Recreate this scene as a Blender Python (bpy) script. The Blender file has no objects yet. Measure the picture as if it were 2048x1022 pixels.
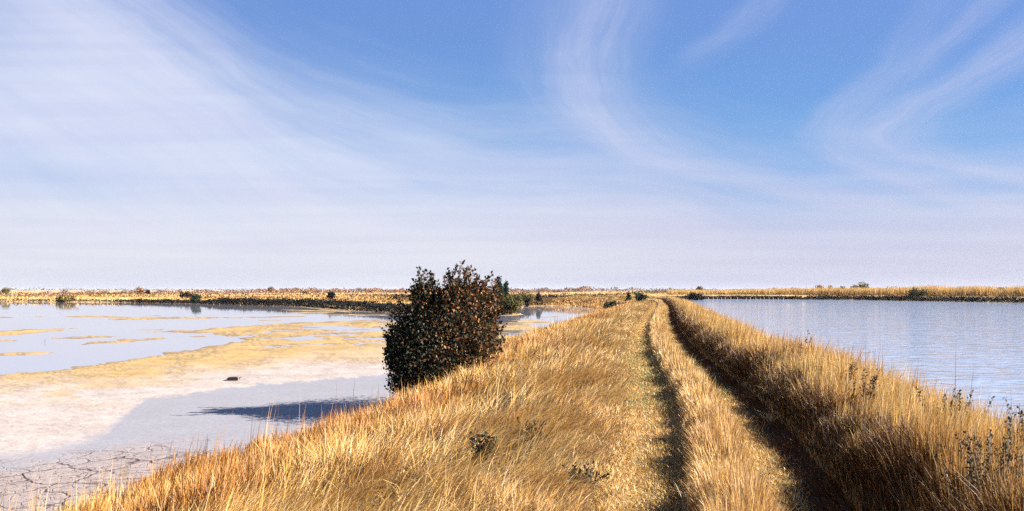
import bpy, math, random
import numpy as np
from mathutils import Vector

rng = np.random.default_rng(7)
random.seed(7)
scn = bpy.context.scene
F = 1607.0            # focal length in the photo's pixels; horizon at py 580, vertical axis px 1024
EYE = 1.8             # eye height over the dike track
WATER = -1.5          # level of both ponds

# ------------------------------------------------------------------ camera
cam = bpy.data.cameras.new("camera")
cam_ob = bpy.data.objects.new("camera", cam)
scn.collection.objects.link(cam_ob)
cam_ob.location = (0, 0, EYE)
cam_ob.rotation_euler = (math.radians(90), 0, 0)
cam.sensor_width = 36.0
cam.lens = 36.0 * F / 2048.0
cam.shift_y = 69.0 / 2048.0
cam.clip_start = 0.05
cam.clip_end = 30000
scn.camera = cam_ob
scn.cycles.max_bounces = 5
scn.cycles.diffuse_bounces = 3
scn.cycles.glossy_bounces = 2
scn.cycles.transmission_bounces = 3
scn.cycles.transparent_max_bounces = 4
scn.cycles.volume_bounces = 0
scn.cycles.use_denoising = False

# ------------------------------------------------------------------ sun, exposure
SUN_EL, SUN_AZ = math.radians(31.5), math.radians(5)      # azimuth from +X towards +Y
sd = Vector((math.cos(SUN_EL) * math.cos(SUN_AZ), math.cos(SUN_EL) * math.sin(SUN_AZ), math.sin(SUN_EL)))
sun = bpy.data.lights.new("sun", "SUN")
sun.energy = 5.0
sun.angle = math.radians(0.5)
sun.color = (1.0, 0.93, 0.82)
sun_ob = bpy.data.objects.new("sun", sun)
sun_ob.rotation_euler = sd.to_track_quat('Z', 'Y').to_euler()
sun_ob.location = (30, 5, 40)
scn.collection.objects.link(sun_ob)
scn.view_settings.view_transform = 'Standard'
scn.view_settings.look = 'None'
scn.view_settings.gamma = 1.0
scn.view_settings.exposure = 2.5

# ------------------------------------------------------------------ world: Nishita sky under procedural cirrus
world = bpy.data.worlds.new("World")
scn.world = world
world.use_nodes = True


class NT:
    """small helper to write node maths as expressions"""
    def __init__(self, tree):
        self.t = tree

    def put(self, sock, v):
        if isinstance(v, bpy.types.NodeSocket):
            self.t.links.new(v, sock)
        else:
            sock.default_value = v

    def node(self, kind, **kw):
        n = self.t.nodes.new(kind)
        for k, v in kw.items():
            setattr(n, k, v)
        return n

    def m(self, op, a, b=None, c=None, clamp=False):
        n = self.node('ShaderNodeMath', operation=op, use_clamp=clamp)
        for s, v in zip(n.inputs, (a, b, c)):
            if v is not None:
                self.put(s, v)
        return n.outputs[0]

    def add(self, a, b): return self.m('ADD', a, b)
    def sub(self, a, b): return self.m('SUBTRACT', a, b)
    def mul(self, a, b): return self.m('MULTIPLY', a, b)

    def smooth(self, v, lo, hi, a=0.0, b=1.0):
        n = self.node('ShaderNodeMapRange', interpolation_type='SMOOTHSTEP')
        self.put(n.inputs['Value'], v)
        for k, x in (('From Min', lo), ('From Max', hi), ('To Min', a), ('To Max', b)):
            self.put(n.inputs[k], x)
        return n.outputs[0]

    def curve(self, v, pts):
        xs = [p[0] for p in pts]; ys = [p[1] for p in pts]
        x0, x1, y0, y1 = min(xs), max(xs), min(ys), max(ys)
        n = self.node('ShaderNodeFloatCurve')
        c = n.mapping.curves[0]
        while len(c.points) < len(pts):
            c.points.new(0.5, 0.5)
        for q, (x, y) in zip(c.points, pts):
            q.location = ((x - x0) / (x1 - x0), (y - y0) / (y1 - y0))
        n.mapping.update()
        self.put(n.inputs['Value'], self.m('MULTIPLY_ADD', v, 1 / (x1 - x0), -x0 / (x1 - x0), clamp=True))
        return self.m('MULTIPLY_ADD', n.outputs[0], y1 - y0, y0)

    def vec(self, x, y, z=0.0):
        n = self.node('ShaderNodeCombineXYZ')
        for s, v in zip(n.inputs, (x, y, z)):
            self.put(s, v)
        return n.outputs[0]

    def noise(self, v, scale=1.0, detail=3.0, rough=0.55, dist=0.0):
        n = self.node('ShaderNodeTexNoise')
        self.put(n.inputs['Vector'], v)
        n.inputs['Scale'].default_value = scale
        n.inputs['Detail'].default_value = detail
        n.inputs['Roughness'].default_value = rough
        n.inputs['Distortion'].default_value = dist
        return n.outputs['Fac']

    def mix(self, f, a, b):
        n = self.node('ShaderNodeMix', data_type='RGBA')
        self.put(n.inputs[0], f)
        self.put(n.inputs[6], a)
        self.put(n.inputs[7], b)
        return n.outputs[2]

    def mulc(self, a, b):
        n = self.node('ShaderNodeMix', data_type='RGBA', blend_type='MULTIPLY')
        n.inputs[0].default_value = 1.0
        self.put(n.inputs[6], a)
        self.put(n.inputs[7], b)
        return n.outputs[2]


SKY_K = 0.05                                  # Background strength
EXPO = 2 ** scn.view_settings.exposure


def skycol(r, g, b):                          # a colour as it should look in the picture
    k = 1.0 / (SKY_K * EXPO)
    return (r * k, g * k, b * k, 1)


def make_sky():
    t = world.node_tree
    t.nodes.clear()
    N = NT(t)
    out = N.node('ShaderNodeOutputWorld')
    bg = N.node('ShaderNodeBackground')
    bg.inputs['Strength'].default_value = SKY_K
    t.links.new(bg.outputs[0], out.inputs[0])
    sky = N.node('ShaderNodeTexSky', sky_type='NISHITA')
    sky.sun_disc = False
    sky.sun_elevation = SUN_EL
    sky.sun_rotation = math.pi / 2 - SUN_AZ
    sky.altitude = 0
    sky.air_density = 1.0
    sky.dust_density = 0.3
    sky.ozone_density = 2.0
    tc = N.node('ShaderNodeTexCoord')
    sp = N.node('ShaderNodeSeparateXYZ')
    t.links.new(tc.outputs['Generated'], sp.inputs[0])
    dx, dy, dz = sp.outputs
    ady = N.m('MAXIMUM', N.m('ABSOLUTE', dy), 0.2)
    U0 = N.m('MULTIPLY_ADD', N.m('DIVIDE', dx, ady), 1.607, 1.024)
    V0 = N.sub(0.580, N.mul(N.m('DIVIDE', dz, ady), 1.607))
    w1 = N.noise(N.vec(U0, N.mul(V0, 2.0), 3.1), 3.0, 3.0)
    w2 = N.noise(N.vec(U0, N.mul(V0, 2.0), 9.7), 3.0, 3.0)
    U = N.m('MULTIPLY_ADD', N.sub(w1, 0.5), 0.10, U0)
    V = N.m('MULTIPLY_ADD', N.sub(w2, 0.5), 0.05, V0)
    base = N.mix(0.86, N.mulc(sky.outputs[0], SKY_TINT), N.mix(N.smooth(V0, 0.0, 0.4), skycol(0.165, 0.312, 0.700), skycol(0.175, 0.405, 0.75)))
    # the broad veil: its edge slants from the upper left to the right
    Vb = N.curve(U, [(-0.3, -0.35), (0.0, -0.16), (0.25, 0.0), (0.4, 0.11), (0.56, 0.215), (0.8, 0.295), (1.0, 0.33),
                     (1.2, 0.325), (1.35, 0.345), (1.55, 0.40), (1.75, 0.395), (2.05, 0.365), (2.4, 0.36)])
    W = N.sub(V, Vb)
    st = N.noise(N.vec(N.mul(U, 1.6), N.mul(W, 13.0), 0.0), 1.0, 5.0, 0.6)
    st2 = N.noise(N.vec(N.mul(U, 5.0), N.mul(W, 34.0), 4.0), 1.0, 4.0, 0.6)
    Wn = N.m('MULTIPLY_ADD', N.sub(st, 0.5), 0.17, W)
    Wn = N.m('MULTIPLY_ADD', N.sub(st2, 0.5), 0.045, Wn)
    veil = N.smooth(Wn, -0.21, 0.15, 0.0, 0.96)
    veil = N.mul(veil, N.smooth(st, 0.30, 0.62, 0.90, 1.0))
    # bluer gaps inside the veil at the lower left and at the upper left corner
    g1 = N.mul(N.smooth(U, 0.0, 0.55, 1.0, 0.0), N.smooth(N.m('ABSOLUTE', N.sub(V, N.m('MULTIPLY_ADD', U, 0.16, 0.335))), 0.0, 0.075, 1.0, 0.0))
    g2 = N.mul(N.smooth(U, -0.05, 0.22, 1.0, 0.0), N.smooth(V, 0.05, 0.24, 1.0, 0.0))
    veil = N.m('MULTIPLY_ADD', g1, -0.20, veil)
    veil = N.m('MULTIPLY_ADD', g2, -0.26, veil, clamp=True)
    # hooked cirrus wisps

    def hook(pts, wl, wr, amp, top, seed):
        d = N.sub(U, N.curve(V, pts))
        fl = N.smooth(d, -wl, 0.0, 0.0, 1.0)
        fr = N.smooth(d, 0.0, wr, 1.0, 0.0)
        fib = N.noise(N.vec(N.mul(d, 34.0), N.mul(V, 6.5), seed), 1.0, 6.0, 0.66, 0.4)
        k = N.mul(N.mul(fl, fr), N.smooth(fib, 0.2, 0.8, 0.5, 1.15))
        k = N.mul(k, N.smooth(V, top[0], top[1], top[2], top[3]))
        k = N.mul(k, N.smooth(V, 0.40, 0.47, 1.0, 0.0))
        return N.mul(k, amp)
    h = [hook([(-0.2, 1.28), (0, 1.20), (0.1, 1.165), (0.2, 1.175), (0.26, 1.215), (0.31, 1.30), (0.35, 1.42), (0.39, 1.58), (0.43, 1.80)], 0.10, 0.20, 0.46, (-0.2, 0.25, 0.7, 1.0), 1.0),
         hook([(-0.2, 1.22), (0, 1.13), (0.1, 1.11), (0.2, 1.13), (0.28, 1.22), (0.33, 1.35), (0.38, 1.55), (0.43, 1.80)], 0.15, 0.16, 0.26, (-0.2, 0.3, 0.5, 1.0), 5.0),
         hook([(-0.2, 2.03), (0, 1.86), (0.12, 1.77), (0.2, 1.70), (0.25, 1.665), (0.29, 1.665), (0.33, 1.71), (0.37, 1.80), (0.42, 1.98)], 0.07, 0.15, 0.40, (0.02, 0.26, 0.35, 1.0), 2.0),
         hook([(-0.1, 2.35), (0.04, 2.08), (0.1, 2.0), (0.16, 1.90), (0.22, 1.80), (0.265, 1.755), (0.295, 1.775), (0.325, 1.85), (0.35, 1.98), (0.42, 2.3)], 0.10, 0.18, 0.50, (-0.1, 0.24, 0.7, 1.0), 3.0),
         N.mul(hook([(-0.3, 1.8), (0, 1.52), (0.14, 1.37), (0.4, 1.2)], 0.05, 0.08, 0.22, (-0.2, 0.0, 1.0, 1.0), 8.0), N.smooth(V, 0.06, 0.17, 1.0, 0.0)),
         N.mul(hook([(-0.3, 2.4), (0, 1.98), (0.2, 1.72), (0.4, 1.5)], 0.05, 0.08, 0.30, (-0.3, -0.1, 0.0, 1.0), 6.0), N.smooth(V, 0.05, 0.2, 1.0, 0.0))]
    cov = veil
    for k in h:
        cov = N.sub(1.0, N.mul(N.sub(1.0, cov), N.sub(1.0, N.m('MINIMUM', N.m('MAXIMUM', k, 0.0), 1.0))))
    # haze whitens the air towards the horizon
    hz = N.smooth(V0, 0.36, 0.56, 0.0, 0.95)
    cov = N.sub(1.0, N.mul(N.sub(1.0, cov), N.sub(1.0, hz)))
    ccol = N.mix(N.smooth(V0, 0.30, 0.52), skycol(0.70, 0.745, 0.93), skycol(0.775, 0.785, 0.885))
    side = N.smooth(U0, 0.7, 1.6, 1.0, 0.86)
    ccol = N.mulc(ccol, N.vec(side, side, N.smooth(U0, 0.7, 1.6, 1.0, 0.93)))
    low = N.noise(N.vec(N.mul(U0, 1.3), N.mul(V0, 30.0), 2.0), 1.0, 3.0, 0.5)
    lowk = N.smooth(low, 0.3, 0.7, 0.955, 1.03)
    ccol = N.mulc(ccol, N.vec(lowk, lowk, N.smooth(low, 0.3, 0.7, 0.985, 1.01)))
    t.links.new(N.mix(cov, base, ccol), bg.inputs['Color'])


SKY_TINT = (0.42, 0.50, 0.66, 1)
make_sky()

# ------------------------------------------------------------------ helpers


def tag(o, label=None, cat=None, group=None, kind=None):
    if label: o["label"] = label
    if cat: o["category"] = cat
    if group: o["group"] = group
    if kind: o["kind"] = kind
    return o


def build(name, V, faces, mat, col=None, parent=None, smooth=False, extra=None):
    """faces: list of int arrays (n,3) or (n,4)"""
    me = bpy.data.meshes.new(name)
    V = np.asarray(V, dtype=np.float32)
    me.vertices.add(len(V))
    me.vertices.foreach_set("co", V.ravel())
    faces = [np.asarray(f, dtype=np.int32) for f in faces if len(f)]
    nl = sum(f.size for f in faces); nf = sum(len(f) for f in faces)
    me.loops.add(nl)
    me.loops.foreach_set("vertex_index", np.concatenate([f.ravel() for f in faces]))
    me.polygons.add(nf)
    tot = np.concatenate([np.full(len(f), f.shape[1], dtype=np.int32) for f in faces])
    start = np.concatenate([[0], np.cumsum(tot)[:-1]]).astype(np.int32)
    me.polygons.foreach_set("loop_start", start)
    try:
        me.polygons.foreach_set("loop_total", tot)
    except Exception:
        pass
    if smooth:
        me.polygons.foreach_set("use_smooth", np.ones(nf, dtype=bool))
    me.update(calc_edges=True)
    if col is not None:
        a = me.color_attributes.new("Col", 'FLOAT_COLOR', 'POINT')
        c = np.ones((len(V), 4), dtype=np.float32)
        c[:, :3] = col
        a.data.foreach_set("color", c.ravel())
    for k, v in (extra or {}).items():
        a = me.attributes.new(k, 'FLOAT', 'POINT')
        a.data.foreach_set("value", np.asarray(v, dtype=np.float32))
    me.materials.append(mat)
    o = bpy.data.objects.new(name, me)
    scn.collection.objects.link(o)
    if parent is not None:
        o.parent = parent
    return o


def empty(name, loc):
    o = bpy.data.objects.new(name, None)
    o.empty_display_size = 0.2
    o.location = loc
    scn.collection.objects.link(o)
    return o


def hash2(i, j, s):
    v = np.sin(i * 127.1 + j * 311.7 + s * 74.7) * 43758.5453
    return v - np.floor(v)


def vnoise(x, y, s=0.0):
    x = np.asarray(x, float); y = np.asarray(y, float)
    i, j = np.floor(x), np.floor(y)
    fx, fy = x - i, y - j
    fx = fx * fx * (3 - 2 * fx); fy = fy * fy * (3 - 2 * fy)
    a = hash2(i, j, s); b = hash2(i + 1, j, s); c = hash2(i, j + 1, s); d = hash2(i + 1, j + 1, s)
    return a + (b - a) * fx + (c - a) * fy + (a - b - c + d) * fx * fy


def fbm(x, y, s=0.0, n=4):
    r = 0; a = 0.5; t = 0
    for k in range(n):
        r = r + a * vnoise(x * 2 ** k, y * 2 ** k, s + 13.1 * k); t += a; a *= 0.5
    return r / t


def sstep(x, a, b):
    t = np.clip((x - a) / (b - a), 0, 1)
    return t * t * (3 - 2 * t)


def poly_sd(P, poly):
    """distance to the polygon's edge, positive OUTSIDE"""
    P = np.asarray(P, float)
    best = np.full(len(P), 1e18); ins = np.zeros(len(P), bool)
    n = len(poly)
    for k in range(n):
        a = np.array(poly[k], float); b = np.array(poly[(k + 1) % n], float)
        ab = b - a
        t = np.clip(((P - a) @ ab) / (ab @ ab), 0, 1)
        d = P - a - t[:, None] * ab
        best = np.minimum(best, (d * d).sum(1))
        cond = (a[1] > P[:, 1]) != (b[1] > P[:, 1])
        if abs(b[1] - a[1]) > 1e-12:
            xi = a[0] + (P[:, 1] - a[1]) / (b[1] - a[1]) * (b[0] - a[0])
            ins ^= cond & (P[:, 0] < xi)
    d = np.sqrt(best)
    return np.where(ins, -d, d)


def gp(px, py, z=WATER):
    """photo position on the level plane z -> world point"""
    Y = F * (EYE - z) / (py - 580.0)
    return np.array([(px - 1024.0) * Y / F, Y, z])


def at(px, Y, z=0.0):
    return np.array([(px - 1024.0) * Y / F, Y, z])


# ------------------------------------------------------------------ materials
MATS = {}


def mat_new(name):
    m = bpy.data.materials.new(name)
    m.use_nodes = True
    t = m.node_tree
    t.nodes.clear()
    out = t.nodes.new('ShaderNodeOutputMaterial')
    MATS[name] = m
    return m, NT(t), out


def attr_col(N, name="Col"):
    a = N.node('ShaderNodeAttribute'); a.attribute_name = name
    return a


def foliage_mat(name, trans=0.35, gloss=0.04, rough=0.5, tint=(1, 1, 1)):
    m, N, out = mat_new(name)
    c = attr_col(N).outputs['Color']
    if tint != (1, 1, 1):
        c = N.mulc(c, (*tint, 1))
    d = N.node('ShaderNodeBsdfDiffuse'); N.put(d.inputs['Color'], c)
    tr = N.node('ShaderNodeBsdfTranslucent'); N.put(tr.inputs['Color'], c)
    mx = N.node('ShaderNodeMixShader'); mx.inputs[0].default_value = trans
    N.t.links.new(d.outputs[0], mx.inputs[1]); N.t.links.new(tr.outputs[0], mx.inputs[2])
    g = N.node('ShaderNodeBsdfGlossy'); g.inputs['Roughness'].default_value = rough
    mx2 = N.node('ShaderNodeMixShader'); mx2.inputs[0].default_value = gloss
    N.t.links.new(mx.outputs[0], mx2.inputs[1]); N.t.links.new(g.outputs[0], mx2.inputs[2])
    N.t.links.new(mx2.outputs[0], out.inputs[0])
    return m


def principled(N, out, **kw):
    p = N.node('ShaderNodeBsdfPrincipled')
    for k, v in kw.items():
        N.put(p.inputs[k.replace('_', ' ')], v)
    N.t.links.new(p.outputs[0], out.inputs[0])
    return p


def bark_mat():
    m, N, out = mat_new("bark")
    tc = N.node('ShaderNodeTexCoord').outputs['Object']
    n = N.noise(tc, 14.0, 4.0)
    principled(N, out, Base_Color=N.mix(n, (0.05, 0.035, 0.025, 1), (0.16, 0.12, 0.09, 1)), Roughness=0.9)
    return m


def wood_mat():
    m, N, out = mat_new("weathered_wood")
    mp = N.node('ShaderNodeMapping'); mp.inputs['Scale'].default_value = (2, 14, 14)
    N.t.links.new(N.node('ShaderNodeTexCoord').outputs['Object'], mp.inputs[0])
    n = N.noise(mp.outputs[0], 2.0, 5.0, 0.65)
    principled(N, out, Base_Color=N.mix(n, (0.035, 0.028, 0.03, 1), (0.15, 0.11, 0.095, 1)), Roughness=0.85)
    return m


def soil_mat():
    m, N, out = mat_new("thatch_soil")
    c = attr_col(N).outputs['Color']
    ob = N.node('ShaderNodeTexCoord').outputs['Object']
    n = N.noise(ob, 22.0, 5.0, 0.7)
    k = N.smooth(n, 0.3, 0.7, 0.55, 1.5)
    b = N.node('ShaderNodeBump'); b.inputs['Strength'].default_value = 0.6; b.inputs['Distance'].default_value = 0.03
    N.t.links.new(n, b.inputs['Height'])
    principled(N, out, Base_Color=N.mulc(c, N.vec(k, k, k)), Roughness=1.0, Normal=b.outputs[0], Specular_IOR_Level=0.04)
    return m


def land_mat():
    m, N, out = mat_new("marsh_land")
    c = attr_col(N).outputs['Color']
    ob = N.node('ShaderNodeTexCoord').outputs['Object']
    n = N.noise(ob, 0.35, 6.0, 0.7)
    k = N.smooth(n, 0.3, 0.7, 0.6, 1.35)
    principled(N, out, Base_Color=N.mulc(c, N.vec(k, k, k)), Roughness=0.95)
    return m


def mud_mat():
    m, N, out = mat_new("lagoon_mud")
    c = attr_col(N).outputs['Color']
    wet = attr_col(N, "wet").outputs['Fac']
    crk = attr_col(N, "crack").outputs['Fac']
    ob = N.node('ShaderNodeTexCoord').outputs['Object']
    # drying cracks: two sizes of polygons with wandering edges
    wob = N.node('ShaderNodeTexNoise'); wob.inputs['Scale'].default_value = 2.2; wob.inputs['Detail'].default_value = 4
    N.t.links.new(ob, wob.inputs['Vector'])
    va = N.node('ShaderNodeVectorMath', operation='MULTIPLY_ADD')
    N.t.links.new(wob.outputs['Color'], va.inputs[0]); va.inputs[1].default_value = (0.55, 0.55, 0); N.t.links.new(ob, va.inputs[2])
    lines = None
    for sc, w, amt in ((1.2, 0.050, 1.1), (4.0, 0.056, 0.65)):
        vo = N.node('ShaderNodeTexVoronoi', feature='DISTANCE_TO_EDGE')
        vo.inputs['Scale'].default_value = sc
        N.t.links.new(va.outputs[0], vo.inputs['Vector'])
        wv = N.mul(N.noise(ob, 1.7 * sc, 2.0), w * 2)
        l = N.mul(N.smooth(vo.outputs['Distance'], 0.0, N.m('MAXIMUM', wv, 0.004), 0.85, 0.0), amt)
        gate = N.smooth(N.noise(ob, 0.8 * sc, 2.0), 0.34, 0.52)
        l = N.mul(l, gate)
        lines = l if lines is None else N.m('MAXIMUM', lines, l)
    lines = N.mul(lines, crk)
    fine = N.noise(ob, 9.0, 5.0, 0.7)
    big = N.noise(ob, 0.9, 4.0, 0.6)
    k = N.mul(N.smooth(fine, 0.3, 0.7, 0.82, 1.16), N.smooth(big, 0.3, 0.7, 0.92, 1.07))
    kk = N.mix(wet, N.vec(k, k, k), (1, 1, 1, 1))
    colr = N.mulc(c, kk)
    colr = N.mix(lines, colr, (0.04, 0.03, 0.034, 1))
    hgt = N.sub(N.mul(fine, N.m('MULTIPLY_ADD', wet, -0.02, 0.022)), N.mul(lines, 0.04))
    b = N.node('ShaderNodeBump'); b.inputs['Strength'].default_value = 0.7; b.inputs['Distance'].default_value = 1.0
    N.t.links.new(hgt, b.inputs['Height'])
    principled(N, out, Base_Color=colr, Roughness=N.m('MULTIPLY_ADD', wet, -0.62, 0.92), Normal=b.outputs[0],
               Specular_IOR_Level=N.m('MULTIPLY_ADD', wet, 0.35, 0.15))
    return m


def water_mat(name, base, sx, sy, amp, amp2, patch, rough, ior=1.33):
    m, N, out = mat_new(name)
    ob = N.node('ShaderNodeTexCoord').outputs['Object']
    mp = N.node('ShaderNodeMapping'); mp.inputs['Scale'].default_value = (sx, sy, 1); mp.inputs['Rotation'].default_value = (0, 0, math.radians(-6))
    N.t.links.new(ob, mp.inputs[0])
    n1 = N.noise(mp.outputs[0], 1.0, 1.6, 0.45, 1.0)
    n2 = N.noise(mp.outputs[0], 3.3, 2.0, 0.5, 0.3)
    ridge = N.sub(1.0, N.mul(N.m('ABSOLUTE', N.sub(n1, 0.5)), 2.6))
    hgt = N.add(N.mul(ridge, amp), N.mul(n2, amp2))
    mp2 = N.node('ShaderNodeMapping'); mp2.inputs['Scale'].default_value = (0.03, 0.09, 1)
    N.t.links.new(ob, mp2.inputs[0])
    g = N.noise(mp2.outputs[0], 1.0, 3.0, 0.5)
    hgt = N.mul(hgt, N.smooth(g, 0.35, 0.65, patch, 1.0))
    b = N.node('ShaderNodeBump'); b.inputs['Strength'].default_value = 1.0; b.inputs['Distance'].default_value = 1.0
    N.t.links.new(hgt, b.inputs['Height'])
    principled(N, out, Base_Color=(*base, 1), Roughness=rough, IOR=ior, Normal=b.outputs[0])
    return m


M_GRASS = foliage_mat("dry_grass_blade", 0.22, 0.015, 0.45)
M_LEAF = foliage_mat("leaf", 0.18, 0.008, 0.5)
M_FAR = foliage_mat("far_foliage", 0.2, 0.0)
M_BARK = bark_mat()
M_WOOD = wood_mat()
M_SOIL = soil_mat()
M_LAND = land_mat()
M_MUD = mud_mat()
M_LAG = water_mat("lagoon_water", (0.14, 0.145, 0.185), 0.8, 1.8, 0.0014, 0.0004, 0.1, 0.02)
M_POND = water_mat("pond_water", (0.175, 0.21, 0.285), 0.42, 1.0, 0.12, 0.034, 0.65, 0.05, 2.1)

# ------------------------------------------------------------------ dike centre line
CPTS = np.array([(-0.9, -8), (-0.1, -4), (0.62, 0), (1.33, 4), (1.80, 6.5), (2.33, 9), (3.07, 13), (3.75, 18), (4.55, 24), (5.85, 32), (7.45, 41),
                 (8.75, 48), (11.8, 64), (15.5, 83), (18.6, 100), (21.4, 116), (23.4, 130), (24.4, 142), (24.2, 153), (22.2, 164), (17.5, 174), (9, 181),
                 (-3, 185), (-16, 187)], float)


def smooth_line(P, step):
    L = np.concatenate([[0], np.cumsum(np.hypot(*np.diff(P, axis=0).T))])
    s = np.arange(0, L[-1], step)
    Q = np.stack([np.interp(s, L, P[:, 0]), np.interp(s, L, P[:, 1])], 1)
    k = int(5 / step) | 1
    w = np.hanning(k + 2)[1:-1]; w /= w.sum()
    pad = k // 2
    E = np.concatenate([2 * Q[:1] - Q[1:pad + 1][::-1], Q, 2 * Q[-1:] - Q[-pad - 1:-1][::-1]])
    Q = np.stack([np.convolve(E[:, i], w, 'valid') for i in (0, 1)], 1)
    T = np.gradient(Q, axis=0)
    T /= np.linalg.norm(T, axis=1)[:, None]
    return s, Q, T


S_, Q_, T_ = smooth_line(CPTS, 0.25)
SMAX = S_[-1]


def dike_xy(s, o):
    cx = np.interp(s, S_, Q_[:, 0]); cy = np.interp(s, S_, Q_[:, 1])
    tx = np.interp(s, S_, T_[:, 0]); ty = np.interp(s, S_, T_[:, 1])
    n = np.hypot(tx, ty)
    return cx + o * ty / n, cy - o * tx / n


PROF = np.array([(-18, -2.6), (-12, -2.0), (-9.4, -1.55), (-8.2, -1.38), (-7.0, -1.08), (-5.0, -0.50), (-2.8, -0.05), (-1.3, 0.0), (-1.08, -0.04), (-0.90, -0.10), (-0.5, -0.10),
                 (-0.36, -0.05), (-0.24, 0.01), (0, 0.04), (0.24, 0.01), (0.36, -0.05), (0.5, -0.10), (0.90, -0.10), (1.0, -0.05), (1.2, 0.04), (1.6, 0.13), (2.1, 0.12),
                 (2.5, 0.0), (3.1, -0.2), (4.6, -1.15), (5.3, -1.5), (8, -2.6)])


def dike_z(s, o):
    s = np.asarray(s, float); o = np.asarray(o, float)
    nar = 1 + 0.06 * (1 - sstep(s, 16, 27))                 # the lagoon side is steeper near the eye
    z = np.interp(np.where(o < -2.6, -2.6 + (o + 2.6) * nar, o), PROF[:, 0], PROF[:, 1])
    z = z - 0.34 * np.exp(-((s - 29) / 4.5) ** 2) * sstep(-o, 5.2, 7.2)
    amp = sstep(np.abs(o), 1.0, 3.5) * 0.22 + 0.05
    return z + (fbm(s * 0.45, o * 0.55, 3.0) - 0.5) * amp


# ------------------------------------------------------------------ shorelines
LAGOON = [(-0.5, -60), (-420, -60), (-430, 250), (-184, 241), (-147, 230), (-102, 212), (-73, 189), (-42, 160), (-26.7, 132), (-17.9, 114), (-9, 105),
          (0.2, 103.5), (1.6, 107), (0.8, 122), (0.4, 140), (2.6, 160), (9, 168), (16, 164), (19.5, 152), (20, 140), (17, 118), (12, 88), (7, 56), (3, 30), (1, 10)]
POND = [(2, -60), (2.5, 10), (7, 30), (12, 56), (20, 100), (25, 130), (28, 150), (30, 175), (42, 240), (56, 288), (69, 296), (85, 288), (100, 279), (111, 264),
        (118, 240), (131, 203), (150, 170), (185, 130), (260, 60), (300, -60)]


def land_z(X, Y):
    P = np.stack([X, Y], 1)
    dl = poly_sd(P, LAGOON); dp = poly_sd(P, POND)
    d = np.minimum(dl, dp)
    z = np.where(d < 0, WATER - 0.7 * sstep(-d, 0, 5) - 0.02, WATER + 0.62 * sstep(d, -0.5, 9) + (fbm(X * 0.05, Y * 0.05, 9.0) - 0.5) * 0.35 * sstep(d, 2, 12))
    # the raised bank beyond the right-hand pond
    far = sstep(X, 30, 70) * sstep(Y, 120, 200) * (dp > 0)
    z = z + far * (0.95 * sstep(dp, 0, 8) + 0.25 * sstep(dp, 9, 16)) * (1 - 0.5 * sstep(dp, 40, 90))
    return z, d, dl, dp


def make_ground():
    az = np.concatenate([np.linspace(-180, -48, 60)[:-1], np.linspace(-48, 48, 560), np.linspace(48, 180, 60)[1:]])
    r = np.concatenate([[0.5], np.geomspace(6, 60, 40), np.geomspace(62, 500, 260), np.geomspace(520, 9000, 60)])
    A, R = np.meshgrid(np.radians(az), r)
    X = (R * np.sin(A)).ravel(); Y = (R * np.cos(A)).ravel()
    z, d, dl, dp = land_z(X, Y)
    Z = z
    n = fbm(X * 0.02, Y * 0.05, 2.0)
    c = np.where(n[:, None] > 0.5, np.array([0.29, 0.19, 0.07]), np.array([0.23, 0.145, 0.055]))
    mudc = np.array([0.13, 0.10, 0.075])
    w = sstep(d, -0.5, 1.5)[:, None]
    c = mudc * (1 - w) + c * w
    nr, na = len(r), len(az)
    i = np.arange(nr - 1)[:, None] * na + np.arange(na - 1)[None]
    f = np.stack([i, i + 1, i + na + 1, i + na], -1).reshape(-1, 4)
    o = build("ground", np.stack([X, Y, Z], 1), [f], M_LAND, c, smooth=True)
    tag(o, "flat ochre marsh land reaching the horizon", "ground", kind="structure")


def make_dike():
    s = np.arange(0, SMAX, 0.35)
    o = np.concatenate([np.arange(-18, -1.4, 0.3), np.linspace(-1.3, 1.3, 40), np.arange(1.4, 8, 0.2)])
    Sg, Og = np.meshgrid(s, o, indexing='ij')
    Sg = Sg.ravel(); Og = Og.ravel()
    X, Y = dike_xy(Sg, Og)
    Z = dike_z(Sg, Og)
    c = np.tile(np.array([0.050, 0.030, 0.014]), (len(X), 1))
    low = sstep(-Z, 1.25, 1.55)[:, None]
    c = c * (1 - low) + np.array([0.15, 0.122, 0.118]) * low
    n, k = len(s), len(o)
    i = np.arange(n - 1)[:, None] * k + np.arange(k - 1)[None]
    f = np.stack([i, i + k, i + k + 1, i + 1], -1).reshape(-1, 4)
    ob = build("dike", np.stack([X, Y, Z], 1), [f], M_SOIL, c, smooth=True)
    tag(ob, "long earth dike between the two ponds under dry grass", "dike", kind="structure")
    for side, lab in ((-1, "wheel rut of the track nearer the lagoon, with green patches"), (1, "wheel rut of the track in the shade of the pond side grass")):
        o2 = np.linspace(0.30, 1.06, 14) * side
        if side < 0: o2 = o2[::-1]
        Sg, Og = np.meshgrid(s, o2, indexing='ij'); Sg = Sg.ravel(); Og = Og.ravel()
        X, Y = dike_xy(Sg, Og); Z = dike_z(Sg, Og) + 0.006
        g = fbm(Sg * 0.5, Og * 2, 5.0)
        lite = (sstep(g, 0.36, 0.58) * (0.95 * (1 - sstep(Og, 0.56, 0.74)) if side > 0 else 0.9))[:, None]  # right rut: shade of the bank painted into the floor colour
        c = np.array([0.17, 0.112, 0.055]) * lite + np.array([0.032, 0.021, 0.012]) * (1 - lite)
        k = len(o2)
        i = np.arange(n - 1)[:, None] * k + np.arange(k - 1)[None]
        f = np.stack([i, i + k, i + k + 1, i + 1], -1).reshape(-1, 4)
        tag(build("path", np.stack([X, Y, Z], 1), [f], M_SOIL, c, smooth=True), lab, "path", kind="structure")


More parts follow.
